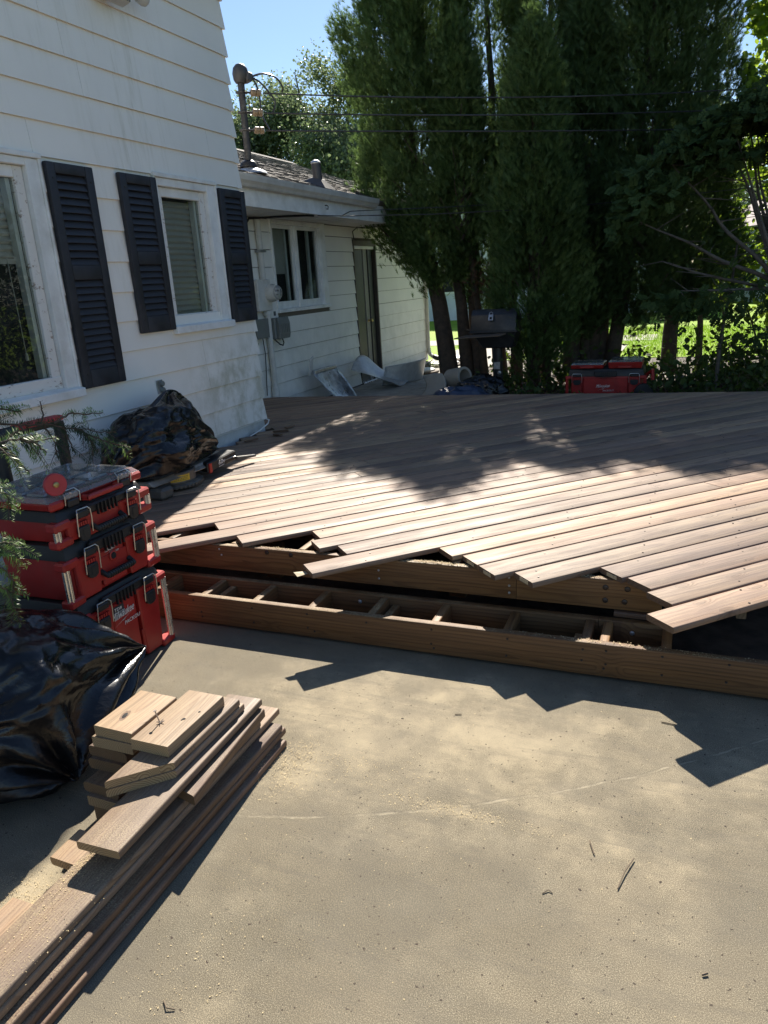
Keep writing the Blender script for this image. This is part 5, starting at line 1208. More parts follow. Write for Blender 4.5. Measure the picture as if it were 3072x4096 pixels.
# ------------------------------------------------------------------ yew branches at the left edge
def yew(name, branches, label, tips, seed, base):
    t = thing(name, base, label, 'yew branch')
    rr = random.Random(seed); VN = []; FN = []; VT = []; FT = []
    st = MB()
    for bi, pts in enumerate(branches):
        pts = [Vector(p) for p in pts]; path = []
        for i in range(len(pts) - 1):
            for k in range(5): path.append(pts[i].lerp(pts[i + 1], k / 5))
        path.append(pts[-1])
        path = [p + Vector((rr.uniform(-.004, .004), rr.uniform(-.004, .004), rr.uniform(-.004, .004))) for p in path]
        st.tube(path, [.0042 * (1 - .7 * i / len(path)) + .0008 for i in range(len(path))], 5)
        # side sprigs
        sprigs = [path]
        for i in [k for k in range(1, len(path) - 2) for _ in (0, 1)][::1]:
            if rr.random() < .80: continue
            d = (path[i + 1] - path[i - 1]).normalized(); side = d.cross(Vector((rr.uniform(-.2, 1), rr.uniform(-.3, .3), rr.uniform(-.2, .5)))).normalized() * rr.choice((-1, 1))
            L = rr.uniform(.04, .10); q = [path[i]]
            for k in range(1, 6): q.append(path[i] + (d * .75 + side * .7 + Vector((0, 0, -.35 * k / 5))) * L * k / 5)
            st.tube(q, [.0016, .0014, .0013, .0011, .0009, .0007], 4); sprigs.append(q)
        for sp in sprigs:
            tot = sum((sp[i + 1] - sp[i]).length for i in range(len(sp) - 1)); n = int(tot / .0026)
            for k in range(n):
                f = k / max(1, n - 1) * (len(sp) - 1); i = min(int(f), len(sp) - 2); p = sp[i].lerp(sp[i + 1], f - i); d = (sp[i + 1] - sp[i]).normalized()
                pl = d.cross(Vector((.75 + rr.uniform(-.3, .3), -.25 + rr.uniform(-.3, .3), .62))).normalized(); s = 1 if k % 2 else -1
                nd = (pl * s + d * rr.uniform(.35, .7) + Vector((0, 0, rr.uniform(-.3, .2)))).normalized(); L = rr.uniform(.022, .033) * (1 - .45 * (k / n) ** 3); wv = nd.cross(Vector((rr.uniform(-.3, .3), rr.uniform(-.3, .3), 1))).normalized() * .0016
                tip = bi in tips and k / n > .2
                Vx, Fx = (VT, FT) if tip else (VN, FN)
                b = len(Vx); Vx += [tuple(p - wv * .5), tuple(p + nd * L * .5 - wv), tuple(p + nd * L), tuple(p + nd * L * .5 + wv)]; Fx.append((b, b + 1, b + 2, b + 3))
    st.build('stem', M['bark'], t, smooth=True)
    if FN: tag(soup('needles', VN, FN, M['yew'], t), kind='stuff')
    if FT: tag(soup('lit_new_growth', VT, FT, M['yew_tip'], t), kind='stuff')
A = -2.45
yew('yew_branch', [[(A - .1, 1.75, 1.2), (A, 2.02, 1.17), (A, 2.14, 1.14), (A, 2.26, 1.12), (A, 2.35, 1.09), (A + .02, 2.42, 1.07), (A + .02, 2.55, 1.03), (A + .03, 2.63, 1.01)],
                   [(A, 2.24, 1.12), (A, 2.27, 1.16), (A - .02, 2.28, 1.21)], [(A, 2.31, 1.11), (A, 2.40, 1.14), (A, 2.49, 1.12), (A + .02, 2.58, 1.11)],
                   [(A, 2.42, 1.07), (A + .03, 2.49, 1.02), (A + .04, 2.56, .98), (A + .05, 2.68, .93)], [(A, 2.35, 1.09), (A + .03, 2.35, 1.03), (A + .05, 2.345, .97)], [(A, 2.26, 1.12), (A + .03, 2.27, 1.05), (A + .04, 2.26, .98)],
                   [(A, 2.14, 1.14), (A + .05, 2.16, 1.08), (A + .06, 2.15, 1.02)], [(A, 2.45, 1.06), (A + .03, 2.47, 1.0), (A + .04, 2.46, .94)], [(A - .1, 1.75, 1.24), (A, 2.03, 1.23), (A, 2.10, 1.21), (A, 2.16, 1.19)]],
    'long dark yew branch reaching in front of the red cart grip', (2, 3, 8), 3, (A, 1.75, 1.1))
B = -2.33
near = lambda br: [[(p[0] * .92, p[1] * .92 - .03, 1.61 + (p[2] - 1.6) * .92) for p in b] for b in br]
yew('yew_branch', near([[(B - .1, 1.7, 1.15), (B, 1.92, 1.11), (B, 1.99, 1.11), (B, 2.06, 1.10), (B, 2.13, 1.08), (B, 2.23, 1.07)], [(B, 2.06, 1.10), (B + .02, 2.11, 1.07), (B + .03, 2.14, 1.03)],
                   [(B, 1.97, 1.11), (B + .02, 2.0, 1.05), (B + .02, 2.03, 1.0), (B + .02, 2.05, .97)], [(B, 1.93, 1.11), (B + .04, 1.96, 1.07), (B + .06, 1.98, 1.02)]]),
    'sunlit yew branch with fresh tips hanging over the organiser case', (0, 1, 2, 3), 5, (-2.0, 1.5, 1.1))
Cx = -2.0
yew('yew_branch', [[(Cx - .1, 1.40, .90), (Cx, 1.53, .84), (Cx, 1.58, .78), (Cx, 1.60, .72), (Cx, 1.64, .67)], [(Cx - .05, 1.44, .89), (Cx, 1.55, .88), (Cx, 1.61, .87), (Cx, 1.64, .84)], [(Cx - .05, 1.42, .82), (Cx, 1.51, .77), (Cx, 1.56, .73), (Cx, 1.60, .69)]],
    'low sunlit yew sprigs at the left edge above the big bin liner', (0, 1, 2), 8, (Cx, 1.4, .8))
yew('yew_branch', [[(Cx - .05, 1.45, 1.08), (Cx, 1.55, 1.06), (Cx, 1.64, 1.03), (Cx, 1.655, .98)]], 'small yew sprig at the left edge beside the organiser case', (0,), 9, (Cx, 1.45, 1.05))

# ------------------------------------------------------------------ beyond the deck: grill, chest, scraps
G = .045
t = thing('grill', (-2.3, 9.55, G), 'black gas grill with a sloped lid on a single post under the cedars', 'grill')
gx0, gx1, gy = -2.60, -2.02, 9.5
m = MB().prism([(0, 0), (-.36, 0), (-.36, .10), (-.30, .20), (-.20, .262), (-.12, .262), (-.05, .20)], gx0, gx1, lambda p, q, tt: (tt, gy - .18 - p, .915 + q)); m.build('lid', M['grill'], t, bevel=.012, seg=2, smooth=True)
MB().box(gx0 - .02, gx1 + .02, gy - .20, gy + .19, .895, .918).build('lid_rim', M['grill'], t, bevel=.004)
m = MB().hexa([(gx0 + .14, gy - .12, .70), (gx1 - .06, gy - .12, .70), (gx1 - .06, gy + .12, .70), (gx0 + .14, gy + .12, .70)], [(gx0 + .02, gy - .17, .893), (gx1 - .0, gy - .17, .893), (gx1 - .0, gy + .16, .893), (gx0 + .02, gy + .16, .893)]); m.build('fire_box', M['grill'], t, bevel=.01)
m = MB().hexa([(gx0 - .17, gy - .36, .845), (gx0 + .42, gy - .36, .862), (gx0 + .46, gy - .19, .875), (gx0 - .05, gy - .19, .865)], [(gx0 - .17, gy - .36, .858), (gx0 + .42, gy - .36, .876), (gx0 + .46, gy - .19, .889), (gx0 - .05, gy - .19, .879)]); m.build('front_shelf', M['rust'], t, bevel=.003)
MB().tube([(gx0 - .10, gy, .93), (gx0 - .02, gy, .925)], .014, 8).build('side_handle', M['rust'], t)
m = MB(fr=((-2.335, gy - .168, 1.075), (1, 0, 0), (0, -.86, .5), (0, .5, .86))); m.box(-.030, .030, .012, .020, -.04, .04); m.build('thermometer_plate', M['galv'], t, bevel=.002)
m = MB(fr=((-2.335, gy - .168, 1.075), (1, 0, 0), (0, -.86, .5), (0, .5, .86))); m.box(-.012, .016, .020, .022, -.026, .004); m.build('thermometer_dial', M['dark'], t)
m = MB(fr=((-2.335, gy - .168, 1.075), (1, 0, 0), (0, -.86, .5), (0, .5, .86))); m.tube([(-.022, .018, .04), (-.020, .022, .062), (0, .024, .072), (.020, .022, .062), (.022, .018, .04)], .003, 6); m.build('thermometer_loop', M['galv'], t)
MB().tube([(-2.295, gy, G - .03), (-2.295, gy, .70)], .062, 16).build('post', M['grill'], t, smooth=True)
m = MB(); m.box(-2.335, -2.255, gy - .0655, gy - .062, .43, .52); m.build('rating_plate', M['galv'], t)
m = MB().lathe((-2.262, gy - .064, .385), (0, -1, 0), [(.024, 0), (.024, .012), (.012, .02)], 12); m.build('valve_knob', M['galv'], t)
m = MB(); m.box(-2.33, -2.27, gy - .0655, gy - .062, .27, .31); m.build('warning_plate', M['print'], t)

chest, fr, zl = tool_box('tool_chest', (-1.40, 9.25, G), (1, 0, 0), (0, -1, 0), .94, .45, .385, .085, 'wide red rolling tool chest standing behind the far deck edge', handle=False, wd=.13, bars='red')
frl = (Vector((-1.40, 9.25 + .018, G)), Vector((1, 0, 0)), Vector((0, -1, 0)), Vector((0, 0, 1)))
logo(chest, frl, .36, .165, .060, nb=.003)
m = MB().tube([(-.47, 9.40, G + .30), (-.40, 9.33, G + .36), (-.395, 9.30, G + .25)], .022, 8); m.build('side_handle', M['red'], chest, smooth=True)
MB().lathe((-.49, 9.26, G + .11), (0, -1, 0), [(.105, -.02), (.11, 0), (.105, .035), (.05, .04)], 20).build('wheel', M['black'], chest, smooth=True)
for i, (x0, x1, d, lb) in enumerate(((-1.345, -.955, 0, 'left one of the two small red cases on the far tool chest'), (-.905, -.515, .03, 'right one of the two small red cases on the far tool chest'))):
    t = thing('organiser_case', ((x0 + x1) / 2, 9.45, G + .392 + d), lb, 'organiser case', 'small cases on the far chest')
    b = G + .392
    m = MB().hexa([(x0 + .01, 9.29, b), (x1 - .01, 9.29, b), (x1 - .01, 9.66, b), (x0 + .01, 9.66, b)], [(x0, 9.27, b + .045 + d), (x1, 9.27, b + .045 + d), (x1, 9.68, b + .045 + d), (x0, 9.68, b + .045 + d)]); m.build('tray', M['red'], t, bevel=.006)
    m = MB().hexa([(x0, 9.268, b + .046 + d), (x1, 9.268, b + .046 + d), (x1, 9.68, b + .046 + d), (x0, 9.68, b + .046 + d)], [(x0 + .02, 9.295, b + .068 + d), (x1 - .02, 9.295, b + .068 + d), (x1 - .02, 9.66, b + .068 + d), (x0 + .02, 9.66, b + .068 + d)]); m.build('clear_lid', M['clear_lid'], t, bevel=.004)
    MB().box((x0 + x1) / 2 - .08, (x0 + x1) / 2 + .08, 9.24, 9.268, b + .01, b + .035).build('handle', M['red'], t, bevel=.004)

# clear plastic covers, shovel and rubbish by the wing wall
def sheet_grid(name, f, nu, nv, mat, label, cat, thick=.004):
    vs = []; fs = []
    for j in range(nv + 1):
        for i in range(nu + 1): vs.append(tuple(f(i / nu, j / nv)))
    k = len(vs)
    for j in range(nv):
        for i in range(nu):
            a = j * (nu + 1) + i; fs.append((a, a + 1, a + nu + 2, a + nu + 1))
    m = MB(); m.add(vs, fs); o = m.build(name, mat, None, smooth=True, angle=50)
    md = o.modifiers.new('thickness', 'SOLIDIFY'); md.thickness = thick; md.offset = 0
    return tag(o, label, cat)
def cover(u, v):
    # a window-well bubble lying on its side: an upright lip at the wall, a saddle, a flap on the near side
    p = Vector((-4.66, 10.25, .07)); a = (u - .5) * 2
    x = .12 + .52 * v; y = a * .42 + .35 * v * v
    z = .50 * (1 - v) ** 1.6 * (1 - .35 * a * a) + .30 * max(0, -a) ** 1.5 * v * (1.3 - v) + .05 * max(0, a) * v + .012 * math.sin(7 * u + 3 * v)
    return p + Vector((x, y, z))
sheet_grid('plastic_cover', cover, 28, 20, M['clear_sheet'], 'cloudy clear plastic cover with a saddle bend lying by the brown door', 'plastic cover', .003)
def cover2(u, v): return Vector((-4.33 + .30 * u + .16 * math.sin(2.6 * u), 10.45 + .80 * u, .07 + (.30 + .05 * u) * v)) + Vector((.10, -.06, 0)) * v
sheet_grid('plastic_cover', cover2, 20, 12, M['clear_sheet'], 'curved clear plastic panel standing right of the saddle-bent cover', 'plastic cover', .003)
t = thing('shovel', (-4.45, 9.0, .07), 'worn metal shovel scoop leaning against the low wall behind the deck', 'shovel')
vs = []; fs = []
nu, nv = 16, 12
for j in range(nv + 1):
    for i in range(nu + 1):
        u, v = i / nu * 2 - 1, j / nv
        wd = .34 * (1 - .28 * v ** 3)
        vs.append((-4.50 + .30 * v - .05 * (1 - u * u) * math.sin(v * 2.5), 8.92 + wd * u + .12 * v, .52 - .45 * v + .012 * noise.noise(Vector((u * 4, v * 4, 0)))))
for j in range(nv):
    for i in range(nu):
        a = j * (nu + 1) + i; fs.append((a, a + 1, a + nu + 2, a + nu + 1))
m = MB(); m.add(vs, fs); sc = m.build('scoop', M['foil'], t, smooth=True); md = sc.modifiers.new('thickness', 'SOLIDIFY'); md.thickness = .005
MB().box(-4.53, -4.48, 8.60, 9.24, .50, .55).build('top_bar', M['galv'], t, bevel=.01)
m = MB(fr=((-4.56, 8.62, .50), (.3, -.35, .9), (0, 1, .4), (1, 0, 0))); m.box(0, .24, -.04, .05, -.01, .01); m.build('handle_stub', M['print'], t, bevel=.004)
# bent pale panel and a roll, bricks, tarp
def bent(u, v): return Vector((-2.92 - .30 * u + .10 * math.sin(3 * v), 8.75 + .30 * v + .12 * u, .055 + .47 * v * (1 - .28 * u * u) * (1 - .2 * v) + .04 * u))
sheet_grid('bent_panel', bent, 14, 10, M['pale_card'], 'pale bent panel leaning among the scraps beneath the leaning cedar trunk', 'panel', .02)
t = MB(); t.lathe((-2.86, 9.25, .33), (.86, -.45, .18), [(.13, 0), (.13, .26), (.098, .26), (.098, .005)], 22, caps=False); tag(t.build('cardboard_ring', M['pale_card'], smooth=True), 'open pale ring of bent board behind the bent panel', 'ring')
for i, (x, y, a, s) in enumerate(((-2.98, 8.30, .3, 1), (-3.10, 8.55, -.5, .9), (-2.88, 8.22, .9, .7), (-3.22, 8.38, .1, .6))):
    m = MB(fr=((x, y, .055), (math.cos(a), math.sin(a), 0), (-math.sin(a), math.cos(a), 0), (0, 0, 1))); m.box(0, .19 * s, 0, .10 * s, 0, .13 * s)
    tag(m.build('brick', M['brick' if i % 2 else 'pale_card'], None, bevel=.01), ('pale block nearest the deck edge in the rubble below the bent panel', 'reddish brick turned aslant behind the rubble', 'small pale brick end beside the dark tarp', 'small reddish brick at the left of the rubble')[i], 'brick', 'rubble under the cedar')
crumple('tarp', (-2.55, 8.55, .15), (.38, .24, .20), 'crumpled dark tarp with a bluish sheen behind the deck edge below the grill', 'tarp', 7.7, floor=.045, amp=.3, nu=70, nv=40, mat='blue_tarp')
crumple('black_sack', (-2.35, 8.85, .22), (.30, .2, .2), 'black sack heaped behind the dark tarp by the grill post', 'bin bag', 9.2, floor=.045, amp=.3, nu=70, nv=40)
# round lids let into the walkway
for i, (x, y, r, lb) in enumerate(((-4.28, 12.05, .27, 'nearest round lid with a looped handle on the walkway by the white wall'), (-4.16, 13.05, .28, 'middle round lid on the walkway with a weed beside it'), (-4.05, 14.0, .30, 'furthest round lid on the walkway, half in sunlight'))):
    t = thing('round_lid', (x, y, .065), lb, 'lid', 'round lids along the walkway')
    MB().lathe((x, y, .064), (0, 0, 1), [(r * 1.25, 0), (r * 1.25, .03), (r * 1.1, .035)], 28).build('collar', M['rust'], t, smooth=True)
    MB().lathe((x, y, .0995), (0, 0, 1), [(r, 0), (r, .022), (r * .93, .03)], 28).build('cover', M['meter'], t, smooth=True)
    MB().tube([(x - .06, y, .125), (x - .06, y, .18), (x + .06, y, .18), (x + .06, y, .125)], .010, 7).build('handle', M['cable'], t)

# ------------------------------------------------------------------ trees
def limb(mb, a, b, r0, r1, wob=.06, seg=7, rr=R, n=9):
    a = Vector(a); b = Vector(b); L = (b - a).length; pts = []; rs = []
    o = Vector((rr.uniform(0, 99), rr.uniform(0, 99), 0))
    for i in range(seg + 1):
        f = i / seg; p = a.lerp(b, f)
        w = Vector((noise.noise(o + Vector((f * 2.2, 0, 0))), noise.noise(o + Vector((0, f * 2.2, 5))), 0)) * wob * L * .35 * math.sin(math.pi * min(1, f * 1.1))
        pts.append(p + w); rs.append(r0 + (r1 - r0) * f ** .8)
    mb.tube(pts, rs, n); return pts

def spray_template():
    """flat fan of narrow scale-leaf fronds, about unit long along +y"""
    T = []; F = []
    for i in range(9):
        a = (i - 4) * .21; L = (1.0, .92, .78, .66, .5)[abs(i - 4)]; w = .034; base = (0, .30, .12, .42, .22)[abs(i - 4)]
        dx, dy = math.sin(a), math.cos(a); px, py = dy, -dx
        k = len(T)
        T += [(-px * w, base - py * w, 0), (px * w, base + py * w, .02 * (i % 2)), (dx * L * .75, base * .6 + dy * L, -.07 + .03 * (i % 3))]
        F.append((k, k + 1, k + 2))
    return np.array(T), np.array(F)
ST, SF = spray_template()

def cedar(base, lean, crown, zb, zt, rad, label, trunks, seed, dens=1.0, dark=False, tip=.5, dead=0):
    """column cedar: trunks rise into a plumed crown built of upright flat sprays"""
    rs = np.random.RandomState(seed); rr = random.Random(seed)
    t = thing('cedar_tree', base, label, 'tree', 'row of cedars behind the deck')
    cx, cy = crown
    for (bx, by, r0, tx, ty, tz) in trunks:
        mb = MB(); limb(mb, (bx, by, G - .05), (tx, ty, tz), r0, r0 * .25, .10, 9, rr, 10); mb.build('trunk', M['bark'], t, smooth=True)
    H = zt - zb
    ncl = int(2.1 * H * rad * 60 * dens)
    f = rs.rand(ncl) ** .9; z = zb + H * f - .05
    prof = np.clip(np.minimum(1.0, (f / .16) ** .6), 0, 1) * np.clip(((1 - f) / tip) ** .62, 0, 1)
    ang = rs.rand(ncl) * 2 * np.pi
    lob = 1 + .16 * np.sin(ang * 3 + z * 1.3 + seed) + .10 * np.sin(ang * 5 - z * 2.1)
    r = rad * prof * lob * (.30 + .70 * rs.rand(ncl) ** .45) + .03
    K = np.stack([cx + np.cos(ang) * r + (f - .5) * lean[0], cy + np.sin(ang) * r + (f - .5) * lean[1], z], 1)
    out = np.stack([np.cos(ang), np.sin(ang), 0 * ang], 1)
    per = 56
    C = np.repeat(K, per, 0); O = np.repeat(out, per, 0); n = len(C)
    C = C + rs.normal(0, 1, (n, 3)) * np.array([.070, .070, .125])
    O = unit(O + rs.normal(0, .55, (n, 3)) * np.array([1, 1, .25]))
    up = unit(np.stack([O[:, 0] * .62, O[:, 1] * .62, np.full(n, .85)], 1) + rs.normal(0, .34, (n, 3)))
    A = unit(np.cross(up, np.cross(O, up) * rs.choice([-1, 1], n)[:, None] + rs.normal(0, .5, (n, 3))))
    Nn = np.cross(A, up)
    V = scatter(ST, C, A, up, Nn, rs.uniform(.075, .14, n))
    F = (np.arange(n)[:, None, None] * len(ST) + SF[None]).reshape(-1, 3)
    tag(soup('crown', V, F, M['cedar_dark' if dark else 'cedar'], t), kind='stuff')
    if dead:
        n = 500; C = np.array(dead)[None] + rs.normal(0, 1, (n, 3)) * np.array([.16, .14, .16]); O = unit(rs.normal(0, 1, (n, 3))); up = unit(rs.normal(0, .6, (n, 3)) + np.array([0, 0, -.5])); A = unit(np.cross(up, O))
        V = scatter(ST, C, A, up, np.cross(A, up), rs.uniform(.06, .11, n)); F = (np.arange(n)[:, None, None] * len(ST) + SF[None]).reshape(-1, 3)
        tag(soup('dead_branch', V, F, M['dead'], t), kind='stuff')
    # inner limbs
    mb = MB()
    for i in range(16):
        z0 = zb + H * (.02 + .6 * i / 16); a = rr.uniform(0, 6.28)
        limb(mb, (cx, cy, z0), (cx + math.cos(a) * rad * .8, cy + math.sin(a) * rad * .8, z0 + .45), .022, .006, .1, 4, rr, 5)
    mb.build('branch', M['bark'], t, smooth=True)['kind'] = 'stuff'
    return t
Y1 = 11.0
cedar((-3.40, 11.0, G), (-.15, 0), (-4.10, 11.05), 1.95, 5.75, .62, 'left-most cedar, its stout trunk leaning towards the white wing', [(-3.40, 11.0, .155, -4.15, 11.05, 5.5)], 21, 1.0, tip=.24)
cedar((-3.16, 11.15, G), (-.1, 0), (-3.55, 10.75), 1.6, 5.8, .64, 'second cedar from the left with two slender stems over the pale panel', [(-3.16, 11.15, .11, -3.65, 10.9, 5.2), (-3.02, 11.25, .12, -3.25, 11.1, 4.6)], 22, 1.0, tip=.24)
cedar((-2.80, 11.5, G), (0, 0), (-2.85, 11.35), 1.2, 5.8, .68, 'tall cedar behind the grill with rusty dead sprays low down', [(-2.72, 11.45, .12, -2.85, 11.4, 5.3), (-2.46, 11.4, .10, -2.55, 11.3, 4.0)], 23, 1.0, tip=.24, dead=(-2.66, 10.75, 1.55))
cedar((-2.98, 10.5, G + 1.6), (0, 0), (-3.02, 10.45), 2.0, 4.6, .46, 'short pointed cedar crown standing forward of the row on the left', [(-2.86, 11.05, .07, -3.02, 10.45, 3.4)], 24, 1.1, tip=.9)
cedar((-2.0, 10.6, G), (0, 0), (-1.90, 9.98), .55, 4.35, .56, 'pointed cedar right behind the grill, its crown reaching low', [(-2.05, 10.6, .10, -1.95, 10.1, 3.4), (-1.90, 10.7, .08, -1.8, 10.2, 3.0)], 25, 1.15, tip=.8)
cedar((-2.0, 11.6, G), (0, 0), (-2.02, 11.55), 1.2, 5.9, .64, 'tall cedar in the middle of the row behind the pointed one', [(-2.25, 11.7, .12, -2.0, 11.6, 5.2)], 26, 1.0, True, tip=.24)
cedar((-1.62, 11.2, G), (0, 0), (-1.42, 10.85), .85, 4.75, .58, 'cedar with a feathery tip left of the clump of dark trunks', [(-1.62, 11.2, .14, -1.5, 11.0, 3.6), (-1.45, 11.3, .10, -1.35, 11.0, 3.2)], 27, 1.1, True, tip=.8)
cedar((-1.38, 11.5, G), (0, 0), (-1.28, 11.5), .95, 6.0, .68, 'tall dark cedar above the red tool chest', [(-1.32, 11.35, .13, -1.25, 11.5, 5.3), (-1.20, 11.4, .10, -1.05, 11.4, 4.0)], 28, .95, True, tip=.24)
cedar((-1.02, 11.3, G), (.3, 0), (-.62, 11.2), .92, 5.8, .64, 'dark cedar whose trunk curves to the right over the tool chest', [(-1.08, 11.3, .12, -.62, 11.2, 5.0)], 29, 1.0, True, tip=.24)
cedar((-.35, 11.8, G), (0, 0), (-.24, 11.7), .95, 6.4, .56, 'right-most tall cedar against the strip of blue sky', [(-.30, 11.9, .12, -.24, 11.7, 5.6)], 30, .95, True, tip=.24)

cedar((.12, 12.2, G), (0, 0), (.10, 12.15), 1.0, 2.7, .52, 'low dark young cedar behind the bare shrub branches', [(.12, 12.2, .06, .1, 12.15, 2.2)], 31, .8, True, tip=.8)
LEAF = np.array([(0, 0, 0), (.30, .30, .05), (.33, .62, .06), (0, 1.05, -.06), (-.33, .62, .06), (-.30, .30, .05)]); LF = np.array([(0, 1, 2, 3), (0, 3, 4, 5)])
LANCE = np.array([(0, 0, 0), (.14, .45, .03), (0, 1.0, -.05), (-.14, .45, .03)]); LNF = np.array([(0, 1, 2, 3)])
def leaves(name, C, size, mat, parent, tmpl=(LEAF, LF), rs=NR, hang=-.25, face=None, j=.8):
    n = len(C)
    d = unit(rs.normal(0, 1, (n, 3)) + np.array([0, 0, hang]))
    nn = rs.normal(0, j, (n, 3)) + (np.array([0, -.25, .8]) if face is None else np.array(face))
    A = unit(np.cross(d, nn)); Nn = np.cross(A, d)
    V = scatter(tmpl[0], C, A, d, Nn, size * rs.uniform(.6, 1.3, n)); k = len(tmpl[0])
    F = (np.arange(n)[:, None, None] * k + tmpl[1][None]).reshape(-1, 4)
    return tag(soup(name, V, F, M[mat], parent), kind='stuff')

def broadleaf(base, H, spread, label, seed, nleaf, size, mat='leaf_far', name='broadleaf_tree', zb=.25, group=None, bark='bark_grey', stems=1):
    rs = np.random.RandomState(seed); rr = random.Random(seed)
    t = thing(name, base, label, 'tree', group)
    b = Vector(base); ends = []
    mb = MB()
    for s in range(stems):
        top = b + Vector((rr.uniform(-.1, .1) * spread + (s - (stems - 1) / 2) * spread * .6, rr.uniform(-.1, .1) * spread, H * .68))
        path = limb(mb, b + Vector((s * .25, 0, -.1)), top, .016 * H + .05, .03, .25, 9, rr)
        for i in range(22):
            f = rr.uniform(zb, 1); p = path[min(len(path) - 1, int(f * (len(path) - 1)))]
            a = rr.uniform(0, 6.28); L = spread * rr.uniform(.35, .95) * (1.05 - .55 * f)
            e = p + Vector((math.cos(a) * L, math.sin(a) * L, L * rr.uniform(.15, .75)))
            q = limb(mb, p, e, .006 * H * (1.1 - f) + .015, .01, .3, 5, rr, 6); ends += [(v, L * .35) for v in q[2:]]
    mb.build('trunk', M[bark], t, smooth=True)
    E_ = np.array([tuple(e[0]) for e in ends]); Rr = np.array([max(.35, e[1]) for e in ends])
    ncl = nleaf // 40; idx = rs.randint(0, len(E_), ncl)
    K = E_[idx] + rs.normal(0, .42, (ncl, 3)) * Rr[idx][:, None]
    C = np.repeat(K, 40, 0) + rs.normal(0, 1, (ncl * 40, 3)) * (size * 2.6)
    C = C[C[:, 2] > b.z + .3]
    leaves('crown', C, size, mat, t, rs=rs, j=1.0)
    return t
broadleaf((-22.6, 39, 0), 16.8, 5.6, 'airy green tree behind the roof, left of and behind the mast', 41, 40000, .17, group='trees beyond the low roof')
broadleaf((-19.6, 42, 0), 19.0, 6.0, 'tallest airy tree behind the roof, between mast and cedars', 42, 56000, .17, group='trees beyond the low roof', stems=2)
broadleaf((-16.9, 38, 0), 13.2, 4.6, 'lower tree peeping between the vent pipe and the left-most cedar', 43, 32000, .17, group='trees beyond the low roof')
broadleaf((-29.0, 46, 0), 17.5, 6.0, 'distant tree half hidden by the corner of the white house', 44, 24000, .2, group='trees beyond the low roof')
broadleaf((5.6, 44, 0), 18.3, 5.4, 'grey-green tree in the distance right of the cedars', 45, 34000, .19)
broadleaf((-2.0, 50, 0), 14.5, 6.0, 'distant tree showing in the gaps between the cedars', 46, 20000, .22)

# arching dark shrub at the right with long bare stems
t = thing('large_shrub', (1.15, 9.5, G), 'large dark shrub arching in from the right over the deck', 'shrub')
rr = random.Random(5); rs = np.random.RandomState(5)
ends = []; fork = Vector((.88, 9.45, 1.18))
mb = MB(); limb(mb, (1.25, 9.6, G - .05), fork, .075, .06, .1, 6, rr, 10); mb.build('stem', M['bark_grey'], t, smooth=True)
up_z = lambda x: np.interp(x, [-.9, -.3, .18, .55, 1.6], [2.38, 2.83, 3.08, 3.24, 3.6]); lo_z = lambda x: np.interp(x, [-.9, -.38, 0, .6, 1.6], [1.78, 2.12, 2.48, 2.56, 2.6])
for i, (e, r0) in enumerate((((-.70, 9.1, 2.1), .032), ((-.30, 9.2, 2.6), .035), ((.18, 9.3, 2.95), .034), ((.42, 9.5, 3.0), .03), ((.62, 9.4, 3.15), .035), ((.9, 9.6, 3.3), .03), ((1.15, 9.3, 3.2), .04), ((.30, 9.1, 2.8), .028), ((-.35, 9.3, 1.62), .030), ((-.15, 9.0, 1.30), .026), ((.75, 9.2, 2.9), .026), ((.52, 9.7, 2.9), .026))):
    mb = MB(); q = limb(mb, fork + Vector((rr.uniform(-.05, .12), rr.uniform(-.1, .1), rr.uniform(-.1, .1))), e, r0, .006, .34, 12, rr, 8)
    for k in range(4, 13):
        a = rr.uniform(0, 6.28); L = rr.uniform(.15, .5); w = q[k] + Vector((math.cos(a) * L, math.sin(a) * L * .7, L * rr.uniform(-.2, .5)))
        limb(mb, q[k], w, .008, .002, .3, 4, rr, 5)
    mb.build('stem', M['bark_grey'], t, smooth=True)
n = 5600; X = rs.uniform(-.9, 1.9, n); a = rs.beta(1.6, 1.1, n); Z = lo_z(X) + (up_z(X) - lo_z(X)) * a + rs.normal(0, .05, n); K = np.stack([X, rs.uniform(8.75, 9.9, n) + .3 * (a - .5), Z], 1)
K = K[np.sin(K[:, 0] * 7 + K[:, 2] * 5) + np.sin(K[:, 2] * 9 - K[:, 0] * 3) > -1.25]
n = 130; K = np.concatenate([K, np.stack([rs.normal(-.05, .30, n), rs.uniform(8.8, 9.3, n), rs.normal(1.12, .10, n)], 1), np.stack([rs.uniform(.25, 1.2, 90), rs.uniform(9.0, 9.6, 90), rs.uniform(.7, 1.6, 90)], 1)])
# compound leaves: a rachis direction with paired leaflets
n = len(K); d = unit(rs.normal(0, .8, (n, 3)) + np.array([-.5, -.3, -.35])); sd = unit(np.cross(d, rs.normal(0, .3, (n, 3)) + np.array([0, -.3, 1]))); nrm = np.cross(sd, d)
VV = []
for kx in range(4):
    for sgn in (-1, 1):
        c = K + d * (.026 * kx); ld = unit(sd * sgn * .85 + d * .5 + nrm * .05); A = unit(np.cross(ld, nrm))
        VV.append(scatter(LEAF, c, A, ld, np.cross(A, ld), rs.uniform(.035, .062, n) * (1.1 - .08 * kx)))
V = np.concatenate(VV); nn = len(V) // len(LEAF); F = (np.arange(nn)[:, None, None] * len(LEAF) + LF[None]).reshape(-1, 4)
tag(soup('foliage', V, F, M['leaf_shrub'], t), kind='stuff')

